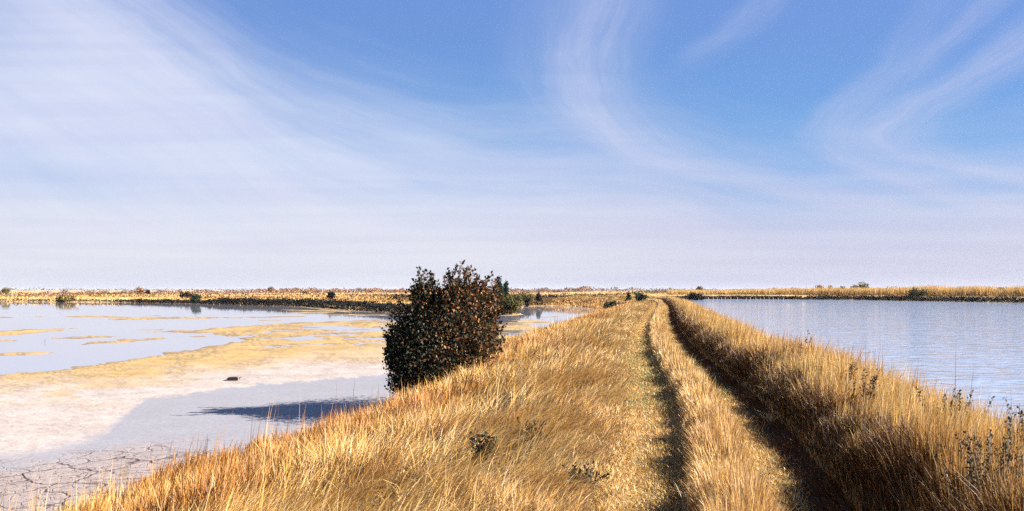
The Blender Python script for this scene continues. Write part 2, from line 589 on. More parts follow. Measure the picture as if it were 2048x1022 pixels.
def make_water():
    L = [(-500, -60)] + [(x, y) for x, y in CPTS[::1]] + [(-60, 190), (-120, 240), (-500, 260)]
    V = [(x, y, WATER) for x, y in L]
    tag(build("water", V, [], M_LAG) if False else ngon("water", V, M_LAG), "still pale shallow lagoon left of the dike", "water", kind="structure")
    R = [(x + 0.05, y) for x, y in CPTS[:20]] + [(30, 190), (60, 310), (400, 310), (400, -60)]
    V = [(x, y, WATER) for x, y in R]
    tag(ngon("water", V, M_POND), "rippled blue pond right of the dike", "water", kind="structure")


def ngon(name, V, mat):
    me = bpy.data.meshes.new(name)
    me.from_pydata(V, [], [list(range(len(V)))])
    me.update()
    if me.polygons[0].normal.z < 0:
        me.flip_normals()
    me.materials.append(mat)
    o = bpy.data.objects.new(name, me)
    scn.collection.objects.link(o)
    return o


# ------------------------------------------------------------------ the drying mud flat in the lagoon
BARS = [(-420, 668, -160, 664, 5), (-60, 671, 130, 658.5, 7), (100, 677, 240, 673, 3.4), (150, 689, 325, 676, 3.6), (-60, 710, 112, 706, 5), (-20, 682.5, 34, 681, 2.6), (-60, 636, 40, 634.5, 1.6),
        (75, 634, 98, 633.5, 1.2), (115, 633.7, 270, 634.2, 2.6), (205, 638.5, 390, 635, 4.0), (330, 636.5, 480, 634.5, 3), (460, 636, 620, 632, 2.0), (270, 660, 315, 659, 1.4),
        (282, 632, 312, 631, 1.0), (380, 674, 440, 671.5, 1.6), (250, 682, 300, 678, 1.2), (140, 657, 166, 655.5, 1.0), (512, 641.5, 570, 640, 1.3),
        (565, 619.5, 690, 623, 1.7), (575, 624.5, 660, 625, 1.6), (590, 613.5, 780, 626.5, 2.2), (640, 620, 700, 624, 2.2), (655, 629, 780, 630.5, 1.6), (700, 640.5, 790, 639.5, 1.2),
        (640, 644.5, 790, 643.0, 3.2), (1090, 615.6, 1124, 615.4, 0.9), (1126, 622.4, 1156, 622, 0.9), (1096, 628, 1156, 627.4, 1.0), (1090, 634.5, 1122, 633, 1.2), (1034, 641.5, 1104, 639, 2.2),
        (1000, 646.5, 1118, 644.5, 2.4), (990, 658, 1075, 656, 3.5), (1140, 617, 1200, 616.4, 0.9), (560, 650.5, 690, 648.0, 2.0)]
CHAN = [(480, 668.5, 560, 664.0, 1.6), (430, 675, 520, 670.5, 2.2), (410, 686, 500, 681, 2.0), (520, 679.0, 690, 670.0, 2.6), (640, 664.5, 790, 660.5, 2.6), (600, 657.5, 700, 655, 2.2),
        (650, 671, 720, 669, 1.8), (560, 690, 680, 688.5, 1.6), (690, 689, 790, 687, 1.7), (590, 675.5, 660, 677, 1.6), (700, 678, 800, 676, 2.4), (540, 661, 620, 660, 1.4), (500, 693, 600, 691, 1.2), (740, 652, 800, 650.5, 1.8)]


def mud_field(px, py):
    wx = px + (fbm(px / 40, py / 6, 1.0) - 0.5) * 60
    wy = py + (fbm(px / 55, py / 9, 2.0) - 0.5) * 5 * np.clip((py - 600) / 60, 0.15, 2.2) + (fbm(px / 9, py / 2.5, 7.0) - 0.5) * 3.0 * np.clip((py - 600) / 60, 0.2, 1.6)
    yb = np.interp(wx, [-600, 0, 100, 200, 300, 380, 420, 470, 520, 560, 700, 800, 1200], [800, 752, 742, 727, 712, 699, 693, 686, 676, 652, 646, 648, 660])
    Mb = (wy - yb) / 5.0
    yt = np.interp(wx, [300, 350, 430, 520, 600, 700, 800, 1200], [664.5, 661, 655, 650, 645, 643, 645, 652])
    yl = np.interp(wx, [300, 350, 400, 430, 470, 560, 700], [664.5, 665.5, 665, 668, 673, 690, 700])
    Mt = np.minimum(wy - yt, yl - wy) / 3.5
    Mt = np.where((wx < 300) | (wx > 1200), -1, Mt)
    M = np.maximum(Mb, Mt)
    for (x0, y0, x1, y1, th) in CHAN:
        t = (wx - x0) / (x1 - x0)
        yc = y0 + (y1 - y0) * t
        taper = np.clip(1 - np.abs(2 * t - 1) ** 2.5, 0, 1)
        M = np.minimum(M, np.where((t > 0) & (t < 1), (np.abs(wy - yc) - th * 0.62 * taper) / 2.0, 1.0))
    st = fbm(px / 85, py / 4.5, 11.0, 3)
    reg = sstep(px, 500, 600) * sstep(py, 642, 652) * (1 - sstep(py, 684, 700))
    M = np.minimum(M, np.where(reg > 0.05, (0.66 - st) * 9 + (1 - reg) * 4, 9))
    for (x0, y0, x1, y1, th) in BARS:
        t = (wx - x0) / (x1 - x0)
        yc = y0 + (y1 - y0) * t
        taper = np.clip(1 - np.abs(2 * t - 1) ** 2.0, 0, 1) ** 0.6
        wyb = py + (fbm(px / 26, py / 3 + 5, 4.0) - 0.5) * 2.2
        brk = (fbm(px / 14, py / 2.0, 17.0) - 0.5) * th * 0.9
        M = np.maximum(M, np.where((t > 0) & (t < 1), (th * 0.62 * taper + brk * 0.5 - np.abs(wyb - yc)) / 2.0, -1.0))
    return np.clip(M, -1.5, 3)


def make_mud():
    py = np.concatenate([np.arange(607, 700, 0.6), np.arange(700, 800, 1.0), np.arange(800, 1100, 1.6)])
    px = np.concatenate([np.arange(-520, -40, 8.0), np.arange(-40, 1230, 2.2)])
    PX, PY = np.meshgrid(px, py)
    px_, py_ = PX.ravel(), PY.ravel()
    Yw = F * (EYE - WATER) / (py_ - 580.0)
    Xw = (px_ - 1024.0) * Yw / F
    M = mud_field(px_, py_)
    Z = WATER + np.where(M > 0, 0.020 * np.minimum(M, 1.5) + 0.004, 0.06 * M)
    # colours: ochre algae crust, pale salt, wet grey silt, cracked brown mud
    ochre = np.array([0.232, 0.154, 0.060]); pale = np.array([0.238, 0.207, 0.199]); grey = np.array([0.138, 0.135, 0.152]); brown = np.array([0.160, 0.131, 0.126])
    dark = np.array([0.085, 0.062, 0.045])
    wob = (fbm(px_ / 90, py_ / 16, 21.0) - 0.5)
    ysalt = np.interp(px_, [-520, 0, 150, 300, 480, 600, 800, 1200], [805, 778, 770, 762, 742, 732, 718, 712])
    kp = sstep(py_ + wob * 40 + (fbm(px_ / 7, py_ / 3, 23.0) - 0.5) * 26, ysalt - 32, ysalt + 20)
    # left end stays ochre lower down in streaks
    c = ochre * (1 - kp[:, None]) + pale * kp[:, None]
    och2 = sstep(fbm(px_ / 120, py_ / 14, 31.0), 0.5, 0.72) * (1 - sstep(py_, 780, 830)) * (1 - sstep(px_, 150, 420)) * 0.7
    c = c * (1 - och2[:, None]) + ochre * 1.05 * och2[:, None]
    # wet silt (the drying puddle)
    ywet = np.interp(px_, [-520, 0, 60, 130, 200, 245, 262, 240, 300, 380, 450, 560, 780, 1000][:1] + [0, 80, 150, 215, 262, 300, 380, 450, 560, 780, 1000],
                     [905, 893, 886, 872, 848, 812, 793, 789, 775, 765, 749, 735])
    wsh = py_ + (fbm(px_ / 28, py_ / 6, 41.0) - 0.5) * 14 + (fbm(px_ / 9, py_ / 2.2, 43.0, 2) - 0.5) * 7
    kw = sstep(wsh, ywet - 1.5, ywet + np.interp(px_, [0, 200, 300], [38, 30, 5]))
    fr = sstep(py_ + wob * 36 + (fbm(px_ / 50, py_ / 9, 47.0) - 0.5) * 30, np.interp(px_, [-500, 0, 300, 500, 800], [905, 908, 868, 878, 905]), np.interp(px_, [-500, 0, 300, 500, 800], [960, 965, 930, 930, 950]))
    cw = grey * (1 - fr[:, None]) + brown * fr[:, None]
    c = c * (1 - kw[:, None]) + cw * kw[:, None]
    # dark wet rims and specks of dead weed
    rim = (1 - sstep(M, 0.0, 1.7)) * (0.35 + 0.65 * sstep(fbm(px_ / 22, py_ / 4, 51.0), 0.42, 0.6)) * (1 - kw)
    c = c * (1 - 0.75 * rim[:, None]) + dark * 0.75 * rim[:, None]
    sp = sstep(fbm(px_ / 5.0, py_ / 2.2, 61.0, 2), 0.42, 0.64) * sstep(fbm(px_ / 60, py_ / 9, 63.0), 0.36, 0.60) * (1 - kw) * (0.22 + 0.78 * (1 - kp))
    tone = 0.78 + 0.44 * fbm(px_ / 34, py_ / 3.2, 67.0)
    c = c * (1 + (tone - 1) * (1 - 0.65 * kp) * (1 - kw))[:, None]
    c = c * (1 - 0.5 * sp[:, None]) + dark * 0.5 * sp[:, None]
    lat = sstep(fbm(px_ / 70, py_ / 3.0, 71.0), 0.62, 0.76) * (1 - kw) * sstep(py_, 690, 730) * 0.18
    c = c * (1 - lat[:, None]) + np.array([0.20, 0.17, 0.19]) * lat[:, None]
    wet = kw * (1 - fr) * 0.5 + 0.25 * rim * (1 - kw)
    crk = fr * kw
    nr, nc = PX.shape
    i = np.arange(nr - 1)[:, None] * nc + np.arange(nc - 1)[None]
    f = np.stack([i, i + nc, i + nc + 1, i + 1], -1).reshape(-1, 4)
    # leave out cells well under water
    keep = (M.reshape(nr, nc)[:-1, :-1].ravel() > -1.4) | (M.reshape(nr, nc)[1:, 1:].ravel() > -1.4)
    o = build("mudflat", np.stack([Xw, Yw, Z], 1), [f[keep]], M_MUD, c, smooth=True, extra={"wet": wet, "crack": crk})
    tag(o, "drying mud flat with ochre weed crust, pale salt and cracked wet silt", "mud flat", kind="structure")


# ------------------------------------------------------------------ grass blades


def blades(P, H, W, ld, la, col, nseg=3, az=None, kink=1.0):
    """P (n,3) roots, H heights, W widths, ld (n,2) lean direction, la lean amount -> verts, quads, tris, colours"""
    n = len(P)
    if az is None: az = rng.uniform(0, np.pi, n)
    wd = np.stack([np.cos(az), np.sin(az), np.zeros(n)], 1) * (W * 0.5)[:, None]
    nv = 2 * nseg + 1
    V = np.empty((n, nv, 3), np.float32)
    for k in range(nseg + 1):
        t = k / nseg
        c = P.copy().astype(np.float64)
        off = la * H * (0.35 * t + 0.65 * t * t)
        c[:, 0] += ld[:, 0] * off; c[:, 1] += ld[:, 1] * off
        c[:, 2] += H * t * (1 - 0.30 * np.minimum(la, 1.6) * t)
        if k < nseg:
            w = wd * (1 - 0.55 * t ** 1.5)
            V[:, 2 * k] = c - w; V[:, 2 * k + 1] = c + w
        else:
            V[:, 2 * k] = c
    b = (np.arange(n) * nv)[:, None]
    quads = []
    for k in range(nseg - 1):
        quads.append(b + np.array([2 * k, 2 * k + 1, 2 * k + 3, 2 * k + 2])[None])
    q = np.concatenate(quads) if quads else np.zeros((0, 4), int)
    t3 = b + np.array([2 * nseg - 2, 2 * nseg - 1, 2 * nseg])[None]
    C = np.repeat(col.astype(np.float32), nv, axis=0)
    return V.reshape(-1, 3), q, t3, C


class Bag:
    def __init__(self): self.V, self.Q, self.T, self.C, self.n = [], [], [], [], 0

    def add(self, V, q, t, C):
        self.V.append(V); self.C.append(C)
        if len(q): self.Q.append(q + self.n)
        if len(t): self.T.append(t + self.n)
        self.n += len(V)

    def make(self, name, mat, parent=None, origin=None):
        V = np.concatenate(self.V)
        if origin is not None: V = V - np.asarray(origin)
        fs = []
        if self.Q: fs.append(np.concatenate(self.Q))
        if self.T: fs.append(np.concatenate(self.T))
        return build(name, V, fs, mat, np.concatenate(self.C), parent)


STRAW = np.array([[0.54, 0.380, 0.145], [0.53, 0.340, 0.085], [0.48, 0.270, 0.052], [0.38, 0.180, 0.034], [0.55, 0.420, 0.220], [0.20, 0.085, 0.024], [0.48, 0.335, 0.155]])


STRAW *= np.array([0.85, 0.83, 0.93])


def straw(n, w):
    w = np.asarray(w, float); w = w / w.sum()
    c = STRAW[rng.choice(len(STRAW), n, p=w)]
    return c * rng.uniform(0.8, 1.18, (n, 1))


def sample_dike(n, o0, o1, y0=3.2, y1=190.0, power=1.15):
    """points over the dike, denser near the eye (density falls with distance)"""
    e = 1 - power
    u = rng.uniform(0, 1, n)
    d = (y0 ** e + u * (y1 ** e - y0 ** e)) ** (1 / e)
    s = d + 8.3 * 1.0          # arc length is about distance + the stretch behind the eye
    o = rng.uniform(o0, o1, n)
    return s, o


def make_grass():
    bag = Bag()

    def emit(n, o0, o1, hfun, leanfun, wcol, power=1.15, y0=3.2, y1=185.0, wmul=1.0, hsig=0.22, densfun=None, cmul=None):
        s, o = sample_dike(n, o0, o1, y0, y1, power)
        ok = s < SMAX - 1
        s, o = s[ok], o[ok]
        X, Y = dike_xy(s, o)
        Z = dike_z(s, o)
        D = np.hypot(X, Y) + 0.5
        # in view only (a wide margin for a step to the side)
        ok = (np.abs(X) < 0.78 * Y + 4.0) & (Z > WATER - 0.02)
        if densfun is not None:
            ok &= rng.uniform(0, 1, len(X)) < densfun(s, o)
        s, o, X, Y, Z, D = [a[ok] for a in (s, o, X, Y, Z, D)]
        m = len(s)
        clump = fbm(X * 1.5, Y * 1.5, 33.0, 3)
        clump2 = fbm(X * 0.5, Y * 0.5, 35.0, 3)
        H = hfun(s, o) * np.exp(np.clip(rng.normal(0, hsig, m), -0.5, 0.42)) * (0.34 + 1.25 * clump)
        W = 0.0062 * wmul * (D / 6.0) ** 0.80 * rng.uniform(0.7, 1.3, m)
        ldx, ldy, la = leanfun(s, o, X, Y)
        a = np.arctan2(ldy, ldx) + rng.normal(0, 0.55, m) + (fbm(X * 0.8, Y * 0.8, 41.0, 2) - 0.5) * 2.6 + (fbm(X * 2.4, Y * 2.4, 43.0, 2) - 0.5) * 1.6
        la = np.clip(la * rng.uniform(0.45, 1.5, m) + rng.normal(0, 0.08, m), 0.02, 1.6)
        ld = np.stack([np.cos(a), np.sin(a)], 1)
        col = straw(m, wcol)
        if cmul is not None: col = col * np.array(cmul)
        # natural patches: russet where the clump noise is high, paler elsewhere
        k = (sstep(clump2 + 0.35 * (clump - 0.5), 0.47, 0.64) * (0.45 + 0.55 * sstep(-o, 2.5, 4.5)))[:, None]
        col = col * (1 - k) + col * np.array([0.72, 0.56, 0.45]) * k
        near = D < 24
        for msk, ns in ((near, 3), (~near, 2)):
            if msk.any():
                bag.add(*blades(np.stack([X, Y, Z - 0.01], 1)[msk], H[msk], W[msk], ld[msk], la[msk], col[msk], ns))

    def lean_left(s, o, X, Y):
        k = sstep(o, -6.5, -2.0)
        la = 0.34 + 0.62 * k
        return 0.9 * k - 0.12 * (1 - k), 0.35 * np.ones_like(o) - 0.2 * k, la
    # left shoulder and slope
    def gaps(s, o):
        X, Y = dike_xy(s, o)
        g = fbm(X * 2.6, Y * 2.6, 91.0, 2)
        p = fbm(X * 0.85, Y * 0.85, 97.0, 3)
        return (0.10 + 0.90 * sstep(g, 0.36, 0.50)) * (0.25 + 0.75 * sstep(p, 0.36, 0.46))

    def hl(s, o):
        return 0.385 - 0.05 * sstep(-o, 5, 8) - 0.17 * sstep(o, -2.2, -1.3)
    emit(245000, -10.0, -3.3, hl, lean_left, (1.2, 2.6, 4, 3.2, 1.1, 1.8, 1.2), densfun=gaps)
    emit(105000, -4.3, -1.25, hl, lean_left, (3.4, 4, 2.6, 0.8, 2.0, 0.4, 2.0), densfun=gaps)
    # soft shoulder next to the left rut: shorter, combed towards it
    emit(38000, -2.0, -0.95, lambda s, o: 0.17 - 0.11 * sstep(o, -1.5, -1.05), lambda s, o, X, Y: (0.9 + 0 * o, 0.1 + 0 * o, 0.8 + 0 * o), (4, 3, 2, 0.6, 2, 0.2, 2))
    # middle strip
    emit(46000, -0.36, 0.26, lambda s, o: 0.30 - 0.17 * sstep(np.abs(o + 0.04), 0.14, 0.32), lambda s, o, X, Y: (o * 0.9 + 0.04, 0.25 + 0 * o, 0.22 + 0.5 * np.abs(o)), (4, 3, 2, 0.8, 2.5, 0.4, 2))
    # right bank: tall, upright
    emit(150000, 0.98, 3.6, lambda s, o: 0.11 + 0.37 * sstep(o, 1.05, 1.52) + 0.06 * sstep(o, 1.6, 2.4), lambda s, o, X, Y: (0.5 - 0.9 * (1 - sstep(o, 1.0, 1.7)), 0.2 + 0 * o, 0.22 + 0 * o), (4, 4, 2.4, 0.8, 1.8, 0.4, 1.2))
    # low blades along the foot of the bank, coloured dark to deepen its shade
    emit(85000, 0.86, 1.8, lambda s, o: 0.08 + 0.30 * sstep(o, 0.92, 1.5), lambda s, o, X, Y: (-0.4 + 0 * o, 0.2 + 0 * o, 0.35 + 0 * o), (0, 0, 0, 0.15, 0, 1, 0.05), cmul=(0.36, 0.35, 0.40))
    emit(40000, 0.66, 0.98, lambda s, o: 0.045 + 0.05 * sstep(o, 0.7, 0.95), lambda s, o, X, Y: (-0.3 + 0 * o, 0.4 + 0 * o, 0.8 + 0 * o), (0, 0, 0, 0.25, 0, 1, 0.1), cmul=(0.5, 0.5, 0.55))  # short blades darkened in colour to carry that shade into the rut
    emit(26000, 3.4, 5.6, lambda s, o: 0.55 + 0 * o, lambda s, o, X, Y: (0.4 + 0 * o, 0.2 + 0 * o, 0.25 + 0 * o), (4, 4, 2.4, 0.8, 1.8, 0.4, 1.2))
    # thin tall flowering stalks
    emit(5200, -10.4, -2.0, lambda s, o: 0.66 + 0.12 * sstep(-o, 6, 10), lambda s, o, X, Y: (0.1 + 0 * o, 0.1 + 0 * o, 0.16 + 0 * o), (2, 3, 2, 1, 3, 0.3, 2), wmul=0.85, densfun=lambda s, o: 0.25 + 0.75 * sstep(-o, 5, 9))
    emit(6000, -11.4, -8.4, lambda s, o: 0.55 + 0 * o, lambda s, o, X, Y: (0.2 + 0 * o, 0.1 + 0 * o, 0.22 + 0 * o), (2, 3, 2, 1, 3, 0.3, 2), wmul=0.9)
    emit(1700, 1.6, 4.6, lambda s, o: 0.74 + 0 * o, lambda s, o, X, Y: (0.3 + 0 * o, 0.1 + 0 * o, 0.12 + 0 * o), (4, 3, 1, 0.3, 4, 0, 2), wmul=0.85)
    o = bag.make("dry_grass", M_GRASS)
    tag(o, "tall straw coloured dry grass covering the dike's shoulders and middle strip", "grass", kind="stuff")

    # short growth in the ruts
    bag = Bag()
    for side in (-1, 1):
        for green in (0, 1):
            s, oo = sample_dike((60000 if side < 0 else 50000) if not green else 70000, 0.26, 1.16, 3.2, 150)
            oo = oo * side
            ok = s < SMAX - 1
            s, oo = s[ok], oo[ok]
            if side > 0 and not green:
                ok = rng.uniform(0, 1, len(s)) < 1 - 0.95 * sstep(oo, 0.56, 0.76)
                s, oo = s[ok], oo[ok]
            if green:
                y = s - 8.3
                g = sstep(y, 11, 14) * (1 - sstep(y, 26, 34)) * (1.0 if side < 0 else 0.45) + 0.14
                g = g * sstep(fbm(s * 0.7, oo * 3, 81.0), 0.25, 0.5)
                ok = rng.uniform(0, 1, len(s)) < g
                s, oo = s[ok], oo[ok]
            X, Y = dike_xy(s, oo); Z = dike_z(s, oo)
            m = len(s); D = np.hypot(X, Y) + 0.5
            H = rng.uniform(0.025, 0.075, m) * (0.8 if green else 1)
            W = 0.0056 * (D / 6.0) ** 0.8 * rng.uniform(0.7, 1.4, m)
            a = rng.uniform(0, 2 * np.pi, m)
            if green:
                col = np.array([0.125, 0.165, 0.075]) * rng.uniform(0.6, 1.5, (m, 1)) + rng.uniform(0, 0.05, (m, 1)) * np.array([1, 0.8, 0.4])
            else:
                col = straw(m, (2.5, 3, 3, 1.5, 1.2, 1, 2)) * 1.05
            bag.add(*blades(np.stack([X, Y, Z], 1), H, W, np.stack([np.cos(a), np.sin(a)], 1), rng.uniform(0.2, 1.5, m), col, 2))
    tag(bag.make("short_grass", M_GRASS), "short trodden grass and green weeds growing in the two wheel ruts", "grass", kind="stuff")


# ------------------------------------------------------------------ shrubs and trees


def leaves(P, size, rngl, col, up=0.3, droop=None):
    """diamond leaves with a fold, random orientation"""
    n = len(P)
    d = rngl.normal(0, 1, (n, 3)); d[:, 2] += up; d /= np.linalg.norm(d, axis=1)[:, None]
    r = rngl.normal(0, 1, (n, 3)); w = np.cross(d, r); w /= np.linalg.norm(w, axis=1)[:, None] + 1e-9
    nn = np.cross(d, w)
    L = size * rngl.uniform(0.7, 1.3, n)
    V = np.empty((n, 4, 3))
    V[:, 0] = P
    V[:, 1] = P + d * (L * 0.5)[:, None] + w * (L * 0.30)[:, None] + nn * (L * 0.08)[:, None]
    V[:, 2] = P + d * L[:, None]
    V[:, 3] = P + d * (L * 0.5)[:, None] - w * (L * 0.30)[:, None] + nn * (L * 0.08)[:, None]
    b = (np.arange(n) * 4)[:, None]
    t = np.concatenate([b + np.array([0, 1, 2])[None], b + np.array([0, 2, 3])[None]])
    return V.reshape(-1, 3), np.zeros((0, 4), int), t, np.repeat(col, 4, axis=0)


def tube(bag, pts, r0, r1, col=(0.1, 0.08, 0.06), k=6):
    pts = np.asarray(pts, float)
    n = len(pts)
    T = np.gradient(pts, axis=0)
    T /= np.linalg.norm(T, axis=1)[:, None] + 1e-9
    ref = np.array([0.31, 0.95, 0.07])
    V = []
    for i in range(n):
        a = np.cross(T[i], ref); a /= np.linalg.norm(a) + 1e-9
        b = np.cross(T[i], a)
        r = r0 + (r1 - r0) * i / (n - 1)
        for j in range(k):
            th = 2 * math.pi * j / k
            V.append(pts[i] + r * (math.cos(th) * a + math.sin(th) * b))
    V.append(pts[0]); V.append(pts[-1])
    q = []; t = []
    for i in range(n - 1):
        for j in range(k):
            q.append((i * k + j, i * k + (j + 1) % k, (i + 1) * k + (j + 1) % k, (i + 1) * k + j))
    for j in range(k):
        t.append((n * k, (j + 1) % k, j)); t.append((n * k + 1, (n - 1) * k + j, (n - 1) * k + (j + 1) % k))
    bag.add(np.array(V), np.array(q), np.array(t), np.tile(np.array(col), (len(V), 1)))


def bent(a, b, n, wob, r):
    a = np.asarray(a, float); b = np.asarray(b, float)
    t = np.linspace(0, 1, n)[:, None]
    p = a + (b - a) * t
    p += r.normal(0, wob, (n, 3)) * np.sin(np.pi * t)
    return p


PAL = {
    'dark': [(0.009, 0.010, 0.013), (0.015, 0.016, 0.018), (0.026, 0.024, 0.020)],
    'green': [(0.018, 0.032, 0.024), (0.028, 0.048, 0.032), (0.040, 0.058, 0.036)],
    'olive': [(0.060, 0.062, 0.028), (0.095, 0.085, 0.035), (0.13, 0.105, 0.045)],
    'russet': [(0.17, 0.085, 0.05), (0.24, 0.125, 0.07), (0.13, 0.07, 0.05), (0.30, 0.19, 0.11)],
    'mauve': [(0.16, 0.12, 0.115), (0.22, 0.165, 0.14), (0.12, 0.095, 0.09)],
    'gold': [(0.30, 0.19, 0.06), (0.10, 0.085, 0.035), (0.045, 0.045, 0.022)],
    'brown': [(0.11, 0.072, 0.035), (0.065, 0.05, 0.03), (0.17, 0.11, 0.05)],
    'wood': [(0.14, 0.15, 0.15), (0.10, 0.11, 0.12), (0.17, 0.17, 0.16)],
}


def pal(name, n, r):
    p = np.array(PAL[name])
    return p[r.integers(0, len(p), n)] * r.uniform(0.7, 1.35, (n, 1))


def crown_points(r, n, rx, ry, h, shape='round', lumps=9):
    """points through the lumps of a crown standing on z=0"""
    L = []
    for k in range(lumps):
        if shape == 'cone':
            t = (k + 0.5) / lumps
            c = (r.normal(0, 0.16) * rx * (1 - t), r.normal(0, 0.16) * ry * (1 - t), h * (0.10 + 0.82 * t))
            R = (rx * (1 - 0.85 * t) * 0.95, ry * (1 - 0.85 * t) * 0.95, h * 0.11)
        elif shape == 'low':
            a = r.uniform(0, 2 * np.pi); q = r.uniform(0.1, 0.72) ** 0.6
            c = (math.cos(a) * rx * q, math.sin(a) * ry * q, h * r.uniform(0.28, 0.55) * (1.15 - 0.6 * q))
            R = (rx * 0.36, ry * 0.36, h * 0.36)
        else:
            a = r.uniform(0, 2 * np.pi); q = r.uniform(0.05, 0.62); zz = r.uniform(0.28, 0.80)
            sh = math.sin(math.pi * min(1, zz * 0.86 + 0.14)) ** 0.5
            c = (math.cos(a) * rx * q * sh, math.sin(a) * ry * q * sh, h * zz)
            R = (rx * 0.45, ry * 0.45, h * r.uniform(0.17, 0.26))
        L.append((np.array(c), np.array(R)))
    vol = np.array([np.prod(R) ** (2 / 3) for _, R in L]); vol /= vol.sum()
    idx = r.choice(len(L), n, p=vol)
    C = np.array([c for c, _ in L])[idx]; RR = np.array([R for _, R in L])[idx]
    d = r.normal(0, 1, (n, 3)); d /= np.linalg.norm(d, axis=1)[:, None]
    rad = r.uniform(0.25, 1.0, n) ** 0.5 * (1 + 0.12 * r.normal(0, 1, n))
    P = C + d * RR * rad[:, None]
    P[:, 2] = np.maximum(P[:, 2], 0.02)
    return P, L


def shrub(name, label, cat, base, rx, h, n, leaf, palette, shape='round', group=None, ry=None, seed=1, trunk='trunk', crown='crown', lumps=9, lean=0.0, bare=0):
    r = np.random.default_rng(seed)
    ry = ry or rx
    root = empty(name, base)
    tag(root, label, cat, group)
    P, L = crown_points(r, n, rx, ry, h, shape, lumps)
    P[:, 0] += lean * P[:, 2]
    bag = Bag()
    bag.add(*leaves(P, leaf, r, pal(palette, n, r)))
    bag.make(crown, M_FAR, root)
    tb = Bag()
    nst = 1 if trunk == 'trunk' else 5
    for k in range(nst):
        top = np.array([r.normal(0, 0.1) * rx * (0 if nst == 1 else 3) + lean * h * .5, r.normal(0, 0.1) * ry * (0 if nst == 1 else 3), h * (0.8 if shape == 'cone' else 0.6)])
        tube(tb, bent((r.normal(0, 0.03) * nst, r.normal(0, 0.03) * nst, -0.15), top, 5, 0.02 * h, r), max(0.03, h * 0.028), 0.01 + h * 0.006, k=5)
    for c, R in L[:max(4, bare)]:
        c = c.copy(); c[0] += lean * c[2]
        tube(tb, bent((lean * c[2] * .3, 0, h * r.uniform(0.1, 0.35)), c, 4, 0.03 * h, r), h * 0.014, 0.008, k=4)
    tb.make(trunk, M_BARK, root)
    return root


